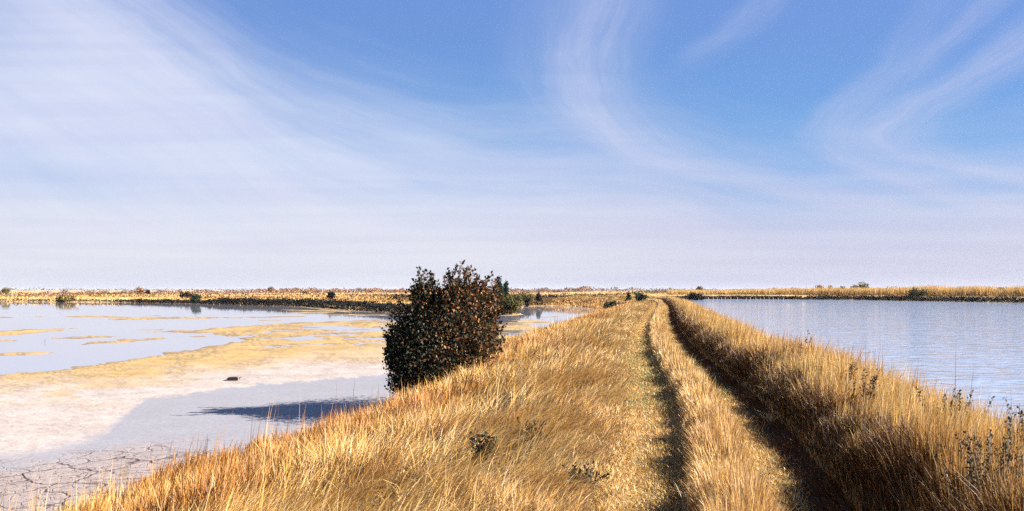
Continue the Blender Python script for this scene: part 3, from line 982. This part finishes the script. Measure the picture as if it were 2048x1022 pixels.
def make_bush():
    """the big bush on the dike's left slope"""
    r = np.random.default_rng(11)
    Y0 = 22.2
    K = F / Y0

    def loc(px, py, dy=0.0):
        return np.array([(px - 1024.0) / K, Y0 + dy, EYE - (py - 580.0) / K])
    base = loc(872, 772)
    root = empty("leafy_bush", base)
    tag(root, "large dark leafy bush with russet tips on the grassy bank beside the mud flat", "bush")
    LUMP = [(890, 695, 86, 84, 0, 1.25), (925, 626, 52, 52, 0, .85), (850, 648, 42, 44, .1, .8), (820, 700, 45, 66, 0, .8), (955, 650, 42, 66, 0, .8), (972, 682, 34, 44, -.2, .6),
            (850, 742, 66, 48, 0, .9), (806, 668, 24, 34, .1, .5), (800, 768, 24, 24, -.1, .4), (985, 610, 16, 36, .1, .4), (905, 725, 75, 50, -.2, .9), (795, 720, 26, 44, 0, .5), (838, 592, 15, 30, 0, .3),
            (946, 588, 16, 28, 0, .35), (915, 584, 20, 30, 0, .35), (884, 612, 20, 26, 0, .4), (860, 592, 13, 24, 0, .3)]
    n = 23000
    vol = np.array([l[2] * l[3] for l in LUMP], float) ** 0.9; vol /= vol.sum()
    idx = r.choice(len(LUMP), n, p=vol)
    C = np.array([loc(l[0], l[1], l[4]) for l in LUMP])[idx]
    R = np.array([(l[2] / K, l[5] * 2.3, l[3] / K) for l in LUMP])[idx]
    d = r.normal(0, 1, (n, 3)); d /= np.linalg.norm(d, axis=1)[:, None]
    P = C + d * R * (r.uniform(0.15, 1.0, n) ** 0.55 * (1 + 0.07 * r.normal(0, 1, n)))[:, None]
    # twigs: short shoots that carry rows of leaves out of the mass
    tb = Bag()
    tips = [(842, 533), (857, 545), (830, 560), (872, 560), (912, 528), (926, 522), (941, 529), (955, 548), (898, 545), (986, 541), (978, 556), (995, 575), (788, 594), (968, 560), (933, 540),
            (880, 572), (848, 556), (770, 650), (768, 672), (766, 700), (772, 726), (776, 770), (784, 790), (1008, 655), (1012, 680), (1006, 700), (1002, 630), (1000, 690), (918, 540), (905, 538), (848, 540), (836, 548), (866, 556), (890, 553), (934, 533), (949, 537), (962, 552), (974, 562), (826, 572), (991, 560), (1004, 618), (812, 582), (990, 590), (820, 575)]
    SP = []; SD = []
    for (tx, ty) in tips:
        dy = r.normal(0, 0.35)
        tip = loc(tx, ty, dy)
        cen = loc(885, 670, dy * 0.5)
        v = tip - cen
        a = tip - v / np.linalg.norm(v) * r.uniform(0.6, 0.95) - np.array([0, 0, 0.2])
        ln = bent(a, tip, 6, 0.02, r)
        tube(tb, ln - base, 0.010, 0.004, k=4)
        m = 62
        t = r.uniform(0, 1, m) ** 0.8
        q = np.stack([np.interp(t, np.linspace(0, 1, 6), ln[:, i]) for i in range(3)], 1)
        SP.append(q + r.normal(0, 0.058, (m, 3)) * (1.15 - t[:, None]))
    for k in range(380):      # generic short shoots over the surface
        l = LUMP[r.choice(len(LUMP), p=vol)]
        dd = r.normal(0, 1, 3); dd[2] = abs(dd[2]) * 0.8 + 0.1 * dd[2]; dd /= np.linalg.norm(dd)
        p0 = loc(l[0], l[1], l[4]) + dd * np.array([l[2] / K, l[5], l[3] / K]) * 0.85
        dirn = dd * 0.6 + np.array([0, 0, 0.7]); dirn /= np.linalg.norm(dirn)
        ln_ = r.uniform(0.16, 0.50) * (1.0 if dd[2] > 0.2 else 0.6)
        m = 16
        t = r.uniform(0, 1, m)[:, None] ** 0.8
        SP.append(p0 + dirn * ln_ * t + r.normal(0, 0.034, (m, 3)) * (1.25 - t))
    SP = np.concatenate(SP)
    P = np.concatenate([P, SP])
    gz = np.interp(P[:, 0], [-4.2, -3.3, -1.5, 0.3], [-1.25, -1.05, -0.6, -0.15])
    P = P[P[:, 2] > gz + 0.02]
    n = len(P)
    # leaf tints: more russet towards the top and the right side
    q = 0.24 + 0.28 * np.clip((P[:, 2] - base[2]) / 3.0, 0, 1) + 0.34 * np.clip((P[:, 0] - base[0]) / 1.5, -1, 1)
    u = r.uniform(0, 1, n)
    col = np.where((u < q * 0.75)[:, None], np.array([0.068, 0.029, 0.015]), np.array([0.015, 0.019, 0.011]))
    col = np.where((u < q * 0.28)[:, None], np.array([0.165, 0.072, 0.026]), col)
    col = np.where((u > 0.95)[:, None], np.array([0.045, 0.052, 0.022]), col)
    col = col * r.uniform(0.65, 1.35, (n, 1))
    bag = Bag()
    bag.add(*leaves(P, 0.088, r, col, up=0.5))
    bag.make("foliage", M_LEAF, root, origin=base)
    for k in range(16):
        l = LUMP[k]
        e = loc(l[0], l[1], l[4])
        a = np.array([r.normal(0, 0.22), r.normal(0, 0.2), -0.3])
        e = e - base
        mid = a * 0.6 + e * 0.4 + np.array([0, 0, 0.1])
        tube(tb, np.concatenate([bent(a, mid, 4, 0.03, r)[:-1], bent(mid, e, 5, 0.05, r)]), 0.045, 0.012, k=6)
    tb.make("stems", M_BARK, root)


def weed(name, label, cat, base, h, n_st, col, seed, spread=0.15, leafn=26, leaf=0.05, lean=0.0):
    """a dry or green weed: several upright stems set with small leaves"""
    r = np.random.default_rng(seed)
    root = empty(name, base); tag(root, label, cat)
    tb = Bag(); lb = Bag()
    for k in range(n_st):
        a = np.array([r.normal(0, spread * 0.3), r.normal(0, spread * 0.3), -0.05])
        hh = h * r.uniform(0.65, 1.05)
        b = a + np.array([r.normal(lean, spread), r.normal(0, spread), hh])
        ln = bent(a, b, 6, 0.015, r)
        tube(tb, ln, 0.004, 0.002, col=col[0], k=4)
        t = r.uniform(0.15, 1.0, leafn)
        q = np.stack([np.interp(t, np.linspace(0, 1, 6), ln[:, i]) for i in range(3)], 1)
        q += r.normal(0, 0.022, (leafn, 3)) * (1.3 - t[:, None])
        cc = np.array(col)[r.integers(0, len(col), leafn)] * r.uniform(0.7, 1.3, (leafn, 1))
        lb.add(*leaves(q, leaf, r, cc, up=1.2))
    tb.make("stems", M_BARK, root)
    lb.make("leaves", M_LEAF, root)


def tuft(label, base, h, n, seed, w=0.009, lean=1.0):
    r = np.random.default_rng(seed)
    a = r.uniform(0, 2 * np.pi, n)
    P = np.stack([r.normal(0, 0.05, n), r.normal(0, 0.05, n), np.zeros(n)], 1)
    col = STRAW[r.choice([0, 1, 4], n)] * r.uniform(0.9, 1.25, (n, 1))
    V, q, t, C = blades(P, h * r.uniform(0.6, 1.1, n), np.full(n, w) * r.uniform(0.6, 1.3, n), np.stack([np.cos(a), np.sin(a)], 1), r.uniform(0.3, 1.3, n) * lean, col, 4)
    o = build("grass_tuft", V, [q, t], M_GRASS, C)
    o.location = base
    tag(o, label, "grass tuft")


def on_dike(px, py, h=0.0):
    """the dike point seen at (px, py): march along the ray"""
    Y = np.arange(3.0, 160, 0.02)
    X = (px - 1024.0) / F * Y; Zr = EYE - (py - 580.0) / F * Y
    s = np.interp(Y, Q_[:400, 1], S_[:400]) if False else None
    # nearest centre-line parameter
    for i in range(0, len(Y), 1):
        d2 = (Q_[:, 0] - X[i]) ** 2 + (Q_[:, 1] - Y[i]) ** 2
        k = int(np.argmin(d2))
        o = (X[i] - Q_[k, 0]) * T_[k, 1] - (Y[i] - Q_[k, 1]) * T_[k, 0]
        if Zr[i] <= dike_z(S_[k], o) + h:
            return np.array([X[i], Y[i], float(dike_z(S_[k], o))])
    return np.array([X[-1], Y[-1], 0.0])


# ------------------------------------------------------------------ far vegetation


def along(poly, i0, i1, n, r, inside=0.0):
    P = np.array(poly[i0:i1 + 1], float)
    L = np.concatenate([[0], np.cumsum(np.hypot(*np.diff(P, axis=0).T))])
    s = r.uniform(0, L[-1], n)
    x = np.interp(s, L, P[:, 0]); y = np.interp(s, L, P[:, 1])
    k = np.clip(np.searchsorted(L, s) - 1, 0, len(P) - 2)
    t = P[k + 1] - P[k]; t /= np.linalg.norm(t, axis=1)[:, None]
    return x, y, t, s


def make_marsh():
    r = np.random.default_rng(5)
    # ochre grass over all the far land
    n = 150000
    px = r.uniform(-250, 2300, n); py = 580 + r.uniform(2.0, 34, n) ** 1.0
    Y = F * (EYE + 0.9) / (py - 580); X = (px - 1024) * Y / F
    z, d, dl, dp = land_z(X, Y)
    cd = np.full(n, 1e9)
    for k in range(0, len(Q_), 12):
        cd = np.minimum(cd, (X - Q_[k, 0]) ** 2 + (Y - Q_[k, 1]) ** 2)
    ok = (d > 0.2) & (np.sqrt(cd) > 7)
    px, X, Y, z, d, dp, dl = [a[ok] for a in (px, X, Y, z, d, dp, dl)]
    m = len(X)
    H = r.uniform(0.35, 0.85, m) * (0.7 + 0.6 * fbm(X * 0.04, Y * 0.1, 3.3))
    W = 0.10 * (Y / 200) * r.uniform(0.6, 1.5, m)
    a = r.uniform(0, 2 * np.pi, m)
    col = straw(m, (4, 5, 3, 0.6, 1.4, 0.15, 1.4)) * 1.12
    k = sstep(fbm(X * 0.015, Y * 0.06, 7.7), 0.5, 0.62)[:, None]
    col = col * (1 - k) + col * np.array([0.75, 0.62, 0.5]) * k
    bag = Bag()
    bag.add(*blades(np.stack([X, Y, z - 0.03], 1), H, W, np.stack([np.cos(a), np.sin(a)], 1), r.uniform(0.1, 0.8, m), col, 2))
    # reed belt on the bank beyond the right-hand pond
    n = 420000
    X = r.uniform(60, 215, n); Y = r.uniform(120, 320, n)
    z, d, dl, dp = land_z(X, Y)
    ok = (dp > 9.0) & (dp < 19.5) & (d > 1) & (np.abs(X) < 0.8 * Y) & (r.uniform(0, 1, n) < 0.75)
    X, Y, z = X[ok], Y[ok], z[ok]
    m = len(X)
    H = (1.25 + 0.9 * fbm(X * 0.12, Y * 0.12, 1.7)) * (1.15 + 0.6 * sstep(X, 75, 125)) * r.uniform(0.8, 1.12, m)
    a = r.uniform(0, 2 * np.pi, m)
    col = straw(m, (5, 5, 2, 0.7, 3, 0.6, 1))
    bag.add(*blades(np.stack([X, Y, z - 0.03], 1), H, 0.13 * r.uniform(0.6, 1.4, m), np.stack([np.cos(a), np.sin(a)], 1), r.uniform(0.05, 0.35, m), col, 2))
    tag(bag.make("marsh_grass", M_GRASS), "ochre marsh grass and reeds on the far banks and fields", "grass", kind="stuff")

    # dark low scrub along the shores
    bag = Bag()

    def belt(poly, i0, i1, n, o0, o1, hfun, palette, sign, leaf=0.34, gate=None):
        x, y, t, s = along(poly, i0, i1, n, r)
        off = r.uniform(o0, o1, n)
        X = x + sign * t[:, 1] * off; Y = y - sign * t[:, 0] * off
        if gate is not None:
            ok = gate(X, Y, s)
            X, Y, s, off = X[ok], Y[ok], s[ok], off[ok]
        z, d, dl, dp = land_z(X, Y)
        lump = fbm(s * 0.35, off * 0.4, 5.1, 3)
        H = hfun(X, Y, s) * (0.35 + 1.1 * lump)
        Z = np.maximum(z, WATER) + H * r.uniform(0.0, 1.0, len(X)) ** 0.8
        bag.add(*leaves(np.stack([X, Y, Z], 1), leaf * (np.hypot(X, Y) / 160) ** 0.7, r, pal(palette, len(X), r), up=0.8))
    # far lagoon shore, higher towards the bush
    belt(LAGOON, 3, 6, 9000, 0.0, 3.5, lambda X, Y, s: 0.5 + 0 * s, 'dark', -1, gate=lambda X, Y, s: rng.uniform(0, 1, len(s)) < 0.15 + 0.85 * sstep(X, -112, -95))
    belt(LAGOON, 6, 11, 17000, 0.8, 5.0, lambda X, Y, s: 0.95 + 0 * s, 'dark', -1)
    belt(LAGOON, 6, 10, 1500, -0.6, 0.2, lambda X, Y, s: 0.35 + 0 * s, 'dark', -1)
    belt(LAGOON, 11, 16, 5000, 0.5, 4.0, lambda X, Y, s: 0.9 + 0 * s, 'brown', -1)
    belt(LAGOON, 1, 4, 5000, 0.0, 2.0, lambda X, Y, s: 0.45 + 0 * s, 'brown', -1)
    # foot of the bank across the right-hand pond
    belt(POND, 9, 17, 21000, 0.0, 4.2, lambda X, Y, s: 0.34 + 0.46 * sstep(X, 95, 112), 'dark', -1, leaf=0.30)
    # field lines and rough scrub inland
    for (x0, y0, x1, y1, n, h, p) in ((-230, 300, -40, 260, 2600, 0.7, 'brown'), (-300, 420, 20, 350, 3600, 1.0, 'brown'), (-200, 235, -60, 205, 900, 0.6, 'brown'), (-95, 235, -25, 190, 1500, 0.7, 'brown'),
                                      (-60, 300, 60, 270, 1800, 0.8, 'brown'), (-30, 205, 45, 208, 4200, 0.9, 'brown'), (-20, 230, 60, 232, 2600, 0.8, 'olive'), (20, 330, 130, 360, 2400, 1.0, 'olive'),
                                      (-35, 150, -2, 160, 1500, 0.6, 'olive'), (-30, 194, 22, 200, 3600, 1.3, 'dark')):
        q = r.uniform(0, 1, n)
        X = x0 + (x1 - x0) * q + r.normal(0, 1.2, n); Y = y0 + (y1 - y0) * q + r.normal(0, 1.5, n)
        z, d, dl, dp = land_z(X, Y)
        ok = d > 1
        X, Y, z, q = X[ok], Y[ok], z[ok], q[ok]
        H = h * (0.2 + 1.4 * fbm(X * 0.13, Y * 0.02, 6.1)) * r.uniform(0, 1, len(X))
        bag.add(*leaves(np.stack([X, Y, z + H], 1), 0.42 * (Y / 200) ** 0.8, r, pal(p, len(X), r), up=0.8))
    tag(bag.make("shrubbery", M_FAR), "low dark scrub lining the far shores and field edges", "scrub", kind="stuff")

    # scrub wood behind the fields, then the far wood on the horizon
    bag = Bag()
    n = 23000
    px = r.uniform(-300, 1180, n)
    Y = np.interp(px, [-300, 0, 140, 300, 800, 1180], [300, 330, 400, 560, 760, 820]) * (1 + r.normal(0, 0.025, n))
    X = (px - 1024) * Y / F
    hh = np.interp(px, [-300, 0, 130, 200, 400, 600, 900, 1180], [3.4, 3.0, 2.3, 1.9, 1.9, 2.3, 2.8, 2.6]) * Y / 420
    lump = fbm(px / 16, Y * 0.01, 8.8, 3)
    z, *_ = land_z(X, Y)
    Z = z + hh * np.clip(1.7 * lump - 0.25, 0.1, 1.3) * r.uniform(0, 1, n) ** 0.75
    c = np.where((r.uniform(0, 1, n) < np.interp(fbm(px / 60, 0 * px, 2.2), [0.4, 0.6], [0.25, 0.75]))[:, None], pal('russet', n, r), pal('mauve', n, r))
    bag.add(*leaves(np.stack([X, Y, Z], 1), 0.0022 * Y, r, c, up=0.5))
    px = r.uniform(1180, 2300, 5000)
    Y = 900 * (1 + r.normal(0, 0.03, 5000)); X = (px - 1024) * Y / F
    z, *_ = land_z(X, Y)
    Z = z + 4.6 * np.clip(1.9 * fbm(px / 18, 0 * px, 4.8, 3) - 0.4, 0.05, 1.2) * r.uniform(0, 1, 5000)
    bag.add(*leaves(np.stack([X, Y, Z], 1), 1.8, r, pal('mauve', 5000, r), up=0.5))
    tag(bag.make("scrub_woods", M_FAR), "band of bare russet scrub wood behind the ochre fields", "scrub wood", kind="stuff")
    bag = Bag()
    n = 9000
    px = r.uniform(-400, 2400, n)
    Y = 3000 * (1 + r.normal(0, 0.04, n)); X = (px - 1024) * Y / F
    lump = fbm(px / 22, 0 * px, 18.8, 3)
    z, *_ = land_z(X, Y)
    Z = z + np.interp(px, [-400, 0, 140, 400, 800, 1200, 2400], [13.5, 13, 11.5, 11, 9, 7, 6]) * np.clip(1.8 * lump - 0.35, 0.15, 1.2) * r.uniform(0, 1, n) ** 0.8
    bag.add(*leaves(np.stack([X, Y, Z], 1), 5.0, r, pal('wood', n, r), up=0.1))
    tag(bag.make("woods", M_FAR), "pale blue far wood along the horizon", "wood", kind="stuff")


def zland(x, y):
    return float(land_z(np.array([x], float), np.array([y], float))[0][0])


def far(px, Y):
    x = (px - 1024.0) * Y / F
    return (x, Y, max(zland(x, Y), WATER) - 0.05)


def make_far_things():
    S = shrub
    # by the peninsula behind the big bush
    S("conifer", "taller dark conifer whose spiky top shows just behind the leafy bush", "tree", far(997, 118), 1.25, 5.3, 2200, 0.36, 'green', 'cone', seed=21, lumps=16)
    S("conifer", "shorter dark conifer leaning right beside the taller one behind the leafy bush", "tree", far(1006, 120), 1.05, 4.7, 1600, 0.36, 'green', 'cone', seed=20, lumps=14, lean=0.12)
    S("water_shrub", "rounded olive shrub overhanging the water right behind the leafy bush", "shrub", far(1022, 106), 1.9, 2.5, 2800, 0.28, 'olive', 'round', seed=22, trunk='stems', crown='foliage', lumps=14, lean=0.18)
    S("thicket", "long low olive thicket on the rise behind the overhanging shrub", "thicket", far(1040, 176), 4.2, 2.6, 2000, 0.4, 'olive', 'low', ry=2, seed=23, trunk='stems', crown='foliage', lumps=12)
    S("small_shrub", "small dark round shrub on the russet bank, nearest the overhanging shrub", "shrub", far(1041, 150), 0.85, 2.2, 420, 0.3, 'dark', seed=24, trunk='stems', crown='foliage')
    S("small_shrub", "small dark shrub on the russet bank between the round shrub and the tall narrow bush", "shrub", far(1055, 152), 0.95, 1.7, 420, 0.3, 'dark', seed=25, trunk='stems', crown='foliage')
    S("narrow_bush", "tall narrow dark bush standing up from the russet bank", "bush", far(1077, 168), 1.15, 2.7, 640, 0.34, 'dark', 'cone', seed=26)
    # at the far end of the dike
    S("spreading_shrub", "low spreading green shrub at the water's edge beside the dike's far end", "shrub", tuple(at(1236, 122, -1.2)), 2.9, 1.5, 2600, 0.28, 'green', 'low', ry=2.2, seed=27, trunk='stems', crown='foliage', lumps=14)
    S("pointed_bush", "pointed dark green bush standing left of the round one at the dike's far end", "bush", tuple(at(1257, 140, -0.85)), 0.9, 2.4, 800, 0.24, 'green', 'cone', seed=28)
    S("round_bush", "rounded green bush on the grass left of the track's far bend", "bush", tuple(at(1279, 122, -0.30)), 1.45, 1.75, 1700, 0.22, 'green', 'round', seed=29, trunk='stems', crown='foliage', lumps=14)
    S("dark_shrub", "wide dark shrub across the pond just right of the dike's far end", "shrub", far(1392, 262), 3.6, 3.0, 1200, 0.45, 'dark', 'low', ry=2, seed=30, trunk='stems', crown='foliage', lumps=12)
    # bank across the pond
    S("bank_bush", "dark grey bush in the reeds left of the tallest bush across the pond", "bush", far(1708, 288), 3.0, 3.4, 700, 0.55, 'olive', seed=31, trunk='stems', crown='foliage')
    S("bank_bush", "tallest bush on the bank across the pond, standing above the reeds", "bush", far(1724, 296), 2.9, 4.6, 800, 0.55, 'olive', seed=32, trunk='stems', crown='foliage')
    S("bank_bush", "dark leaning bush by the water near the middle of the right bank", "bush", far(1834, 246), 3.0, 3.2, 900, 0.5, 'olive', 'low', seed=33, trunk='stems', crown='foliage', lean=0.5)
    S("bank_bush", "small brown bush in the reeds near the right edge of the photo", "bush", far(2003, 226), 1.2, 2.3, 420, 0.42, 'brown', seed=34, trunk='stems', crown='foliage')
    S("russet_bush", "russet bush above the reeds, left one of a pair across the pond", "bush", far(1638, 304), 2.2, 3.4, 420, 0.55, 'russet', seed=35, trunk='stems', crown='foliage')
    S("russet_bush", "russet bush above the reeds, right one of a pair across the pond", "bush", far(1660, 304), 2.4, 3.4, 460, 0.55, 'russet', seed=36, trunk='stems', crown='foliage')
    S("bank_bush", "olive bush in the reeds between the russet pair and the tallest bush", "bush", far(1686, 292), 2.2, 2.8, 420, 0.5, 'brown', seed=37, trunk='stems', crown='foliage')
    S("horizon_tree", "small dark tree on the skyline just right of the track's far bend", "tree", far(1400, 420), 2.6, 4.3, 520, 0.6, 'brown', seed=38)
    # beyond the lagoon
    S("shore_bush", "wide golden and black bush on the far lagoon shore at the photo's left", "bush", far(136, 222), 3.2, 2.4, 1300, 0.42, 'gold', 'low', seed=39, trunk='stems', crown='foliage', lumps=12)
    S("shore_bush", "dense green bush standing on the far lagoon shore", "bush", far(393, 190), 1.55, 2.55, 1400, 0.32, 'green', seed=40, trunk='stems', crown='foliage', lumps=12)
    S("field_bush", "dark bush with flat top just behind the green shore bush", "bush", far(374, 262), 2.2, 3.0, 620, 0.45, 'dark', 'low', seed=41, trunk='stems', crown='foliage')
    S("field_bush", "lone dark spiky bush in the ochre field left of the leafy bush", "bush", far(661, 192), 1.35, 2.4, 620, 0.34, 'dark', seed=42, trunk='stems', crown='foliage')
    S("bare_tree", "reddish bare tree in the far scrub, left of a dark round one", "tree", far(281, 430), 3.3, 4.4, 620, 0.6, 'russet', seed=43, bare=9)
    S("round_tree", "dark round tree right beside the reddish bare tree in the far scrub", "tree", far(295, 436), 1.7, 2.9, 420, 0.55, 'dark', seed=44)
    S("bare_tree", "tallest reddish tree of the far scrub beyond the lagoon's right half", "tree", far(543, 520), 3.0, 4.6, 560, 0.7, 'russet', seed=45, bare=9)
    S("bare_tree", "broad low reddish tree of the far scrub, left of the lone field bush", "tree", far(614, 540), 3.0, 3.6, 480, 0.7, 'russet', 'low', seed=46, bare=9)
    S("grey_tree", "grey green tree at the photo's left edge behind the lagoon", "tree", far(14, 330), 2.7, 3.5, 620, 0.5, 'olive', seed=47)

    # thin mast far away above the track's bend
    x, y, z = far(1306, 900)
    root = empty("mast", (x, y, z)); tag(root, "thin dark mast on the skyline above the far bend of the track", "mast")
    b = Bag(); tube(b, [(0, 0, 0), (0, 0, 2), (0, 0, 6), (0, 0, 8.2)], 0.24, 0.12, k=8); b.make("pole", M_WOOD, root)
    b = Bag(); tube(b, [(-0.7, 0, 7.6), (0, 0, 7.62), (0.7, 0, 7.6)], 0.07, 0.07, k=6); b.make("crossarm", M_WOOD, root)

    # short dark stakes of the revetment across the pond
    r = np.random.default_rng(3)
    b = Bag(); tube(b, [(0, 0, -0.6), (0.02, 0, 0.1), (0.0, 0.02, 0.52), (0.01, 0.02, 0.58)], 0.30, 0.24, k=9)
    proto = b.make("stake", M_WOOD)
    first = True
    for px in list(range(1398, 1470, 9)) + [1474, 1492, 1501, 1510, 1519, 1528, 1537, 1546, 1556, 1566]:
        o = proto if first else proto.copy()
        if not first: scn.collection.objects.link(o)
        first = False
        Y = np.interp(px, [1400, 1600], [294.2, 278.2]) - 0.6
        o.location = ((px + r.normal(0, 0.8) - 1024) * Y / F, Y, WATER + r.uniform(-0.05, 0.12))
        o.rotation_euler = (r.normal(0, 0.05), r.normal(0, 0.05), r.uniform(0, 6))
        o.scale = (1, 1, r.uniform(0.85, 1.2))
        tag(o, "short dark wooden stake at the far waterline of the rippled pond", "stake", "stakes along the far waterline")


def make_near_things():
    # block of driftwood on the mud flat
    p = gp(467, 762)
    root = empty("driftwood", (p[0], p[1], WATER + 0.02)); root.scale = (0.6, 0.6, 0.55); tag(root, "dark weathered block of driftwood lying on the pale mud flat", "driftwood")
    import bmesh
    bm = bmesh.new()
    r = random.Random(4)
    prof = [(-0.36, 0.0), (-0.30, 0.20), (-0.18, 0.25), (0.26, 0.25), (0.34, 0.19), (0.31, 0.0)]
    rings = []
    for yy in (-0.2, -0.07, 0.07, 0.2):
        rings.append([bm.verts.new((x + r.uniform(-.02, .02), yy, z * r.uniform(0.93, 1.05))) for x, z in prof])
    for a, b in zip(rings[:-1], rings[1:]):
        for k in range(len(prof)):
            bm.faces.new((a[k], a[(k + 1) % len(prof)], b[(k + 1) % len(prof)], b[k]))
    bm.faces.new(rings[0][::-1]); bm.faces.new(rings[-1])
    bmesh.ops.recalc_face_normals(bm, faces=bm.faces)
    bmesh.ops.bevel(bm, geom=bm.edges[:], offset=0.012, segments=2, affect='EDGES')
    me = bpy.data.meshes.new("block"); bm.to_mesh(me); bm.free(); me.materials.append(M_WOOD)
    ob = bpy.data.objects.new("block", me); scn.collection.objects.link(ob); ob.parent = root
    b = Bag()
    tube(b, [(0.30, 0.02, 0.12), (0.40, 0.02, 0.20), (0.52, 0.03, 0.26)], 0.035, 0.015, k=6)
    b.make("splinter", M_WOOD, root)
    b = Bag()
    tube(b, [(-0.32, -0.1, 0.05), (-0.45, -0.12, 0.04), (-0.60, -0.13, 0.01)], 0.04, 0.012, k=6)
    b.make("root_stub", M_WOOD, root)
    # stick in the water
    p = gp(90, 685)
    b = Bag(); tube(b, [(0, 0, -0.3), (0.01, 0, 0.0), (-0.01, 0.01, 0.14), (0.02, 0, 0.26)], 0.022, 0.012, k=6)
    o = b.make("stick", M_WOOD); o.location = p
    tag(o, "short thin stick standing in the still lagoon between weed bars", "stick")
    brown = [(0.075, 0.035, 0.018), (0.12, 0.055, 0.025), (0.05, 0.028, 0.016)]
    dgreen = [(0.022, 0.034, 0.020), (0.035, 0.045, 0.022), (0.05, 0.05, 0.02)]
    def crest(px, off, top):
        """the dike point at lateral offset off seen in photo column px, and the height that reaches photo row top"""
        for Y in np.arange(4.0, 60, 0.02):
            X = (px - 1024.0) / F * Y
            k = int(np.argmin((Q_[:, 0] - X) ** 2 + (Q_[:, 1] - Y) ** 2))
            o = (X - Q_[k, 0]) * T_[k, 1] - (Y - Q_[k, 1]) * T_[k, 0]
            if o >= off:
                z = float(dike_z(S_[k], o))
                return np.array([X, Y, z]), EYE - (top - 580.0) / F * Y - z
    q, h = crest(1706, 2.0, 724)
    weed("dried_weed", "dried dark brown weed spike in the pond side grass, left of its twin", "weed", q, h * 1.12, 5, brown, 61, 0.06, 60, 0.034, -0.03)
    q, h = crest(1730, 1.8, 732)
    weed("dried_weed", "bushier dried brown weed in the pond side grass, right of its twin", "weed", q, h * 1.12, 9, brown, 62, 0.11, 60, 0.034, 0.03)
    q, h = crest(1900, 2.2, 778)
    weed("green_weed", "dark green weed sprouting at the crest of the grass before the rippled pond", "weed", q, h * 1.05, 26, dgreen, 63, 0.12, 60, 0.026)
    q, h = crest(2042, 2.2, 800)
    weed("green_weed", "dark green weed cut by the right edge of the photo", "weed", q, h * 1.05, 16, dgreen, 64, 0.07, 60, 0.026)
    q, h = crest(1980, 1.55, 850)
    weed("shaded_shrub", "sparse dark shrub within the tall grass near the lower right corner", "shrub", q, h * 1.0, 34, brown + dgreen, 65, 0.17, 70, 0.022)
    q, h = crest(1606, 2.2, 644)
    weed("dried_weed", "thin dried stalks at the pond side crest halfway along the track", "weed", q, h, 3, brown, 66, 0.14, 18, 0.05)
    for (px, py, h, ns, sd_, lab) in ((972, 905, 0.36, 22, 71, "dark weed clump in the combed grass right of the leafy bush's foot"), (1062, 868, 0.34, 20, 72, "dark weed clump in mid slope, topmost of the three in the combed grass"),
                                      (1166, 950, 0.22, 16, 73, "small round dark weed clump in the grass left of the track"), (366, 1004, 0.40, 18, 74, "black green weed clump at the grass edge above the cracked mud")):
        weed("weed_clump", lab, "weed", on_dike(px, py, 0.12), h, ns, brown + dgreen, sd_, 0.10, 24, 0.04)
    for (px, py, h, n, sd_, lab) in ((1396, 905, 0.30, 60, 81, "pale grass tuft bending over the left rut's shadow"), (1560, 800, 0.34, 70, 82, "pale grass tuft at the middle strip's edge above the dark rut"),
                                     (1400, 1016, 0.24, 50, 83, "curled pale grass tuft in the left rut at the photo's lower edge"), (1548, 852, 0.26, 50, 84, "ragged pale grass tuft hanging into the dark right rut")):
        tuft(lab, on_dike(px, py), h, n, sd_)


make_ground()
make_dike()
make_water()
make_mud()
make_marsh()
make_far_things()
make_bush()
make_near_things()
make_grass()


def make_haze():
    m, N, out = mat_new("haze_air")
    v = N.node('ShaderNodeVolumePrincipled')
    v.inputs['Color'].default_value = (0.80, 0.84, 0.95, 1)
    v.inputs['Density'].default_value = 0.00002
    v.inputs['Anisotropy'].default_value = 0.2
    N.t.links.new(v.outputs[0], out.inputs['Volume'])
    m.cycles.volume_sampling = 'DISTANCE'
    m.cycles.homogeneous_volume = True
    a, z0, z1 = 9500, -3.6, 21.0
    V = [(x, y, z) for z in (z0, z1) for x, y in ((-a, -a), (a, -a), (a, a), (-a, a))]
    f = [(0, 3, 2, 1), (4, 5, 6, 7), (0, 1, 5, 4), (1, 2, 6, 5), (2, 3, 7, 6), (3, 0, 4, 7)]
    tag(build("haze", V, [f], m), "thin pale haze in the air over the marsh", "haze", kind="stuff")


make_haze()
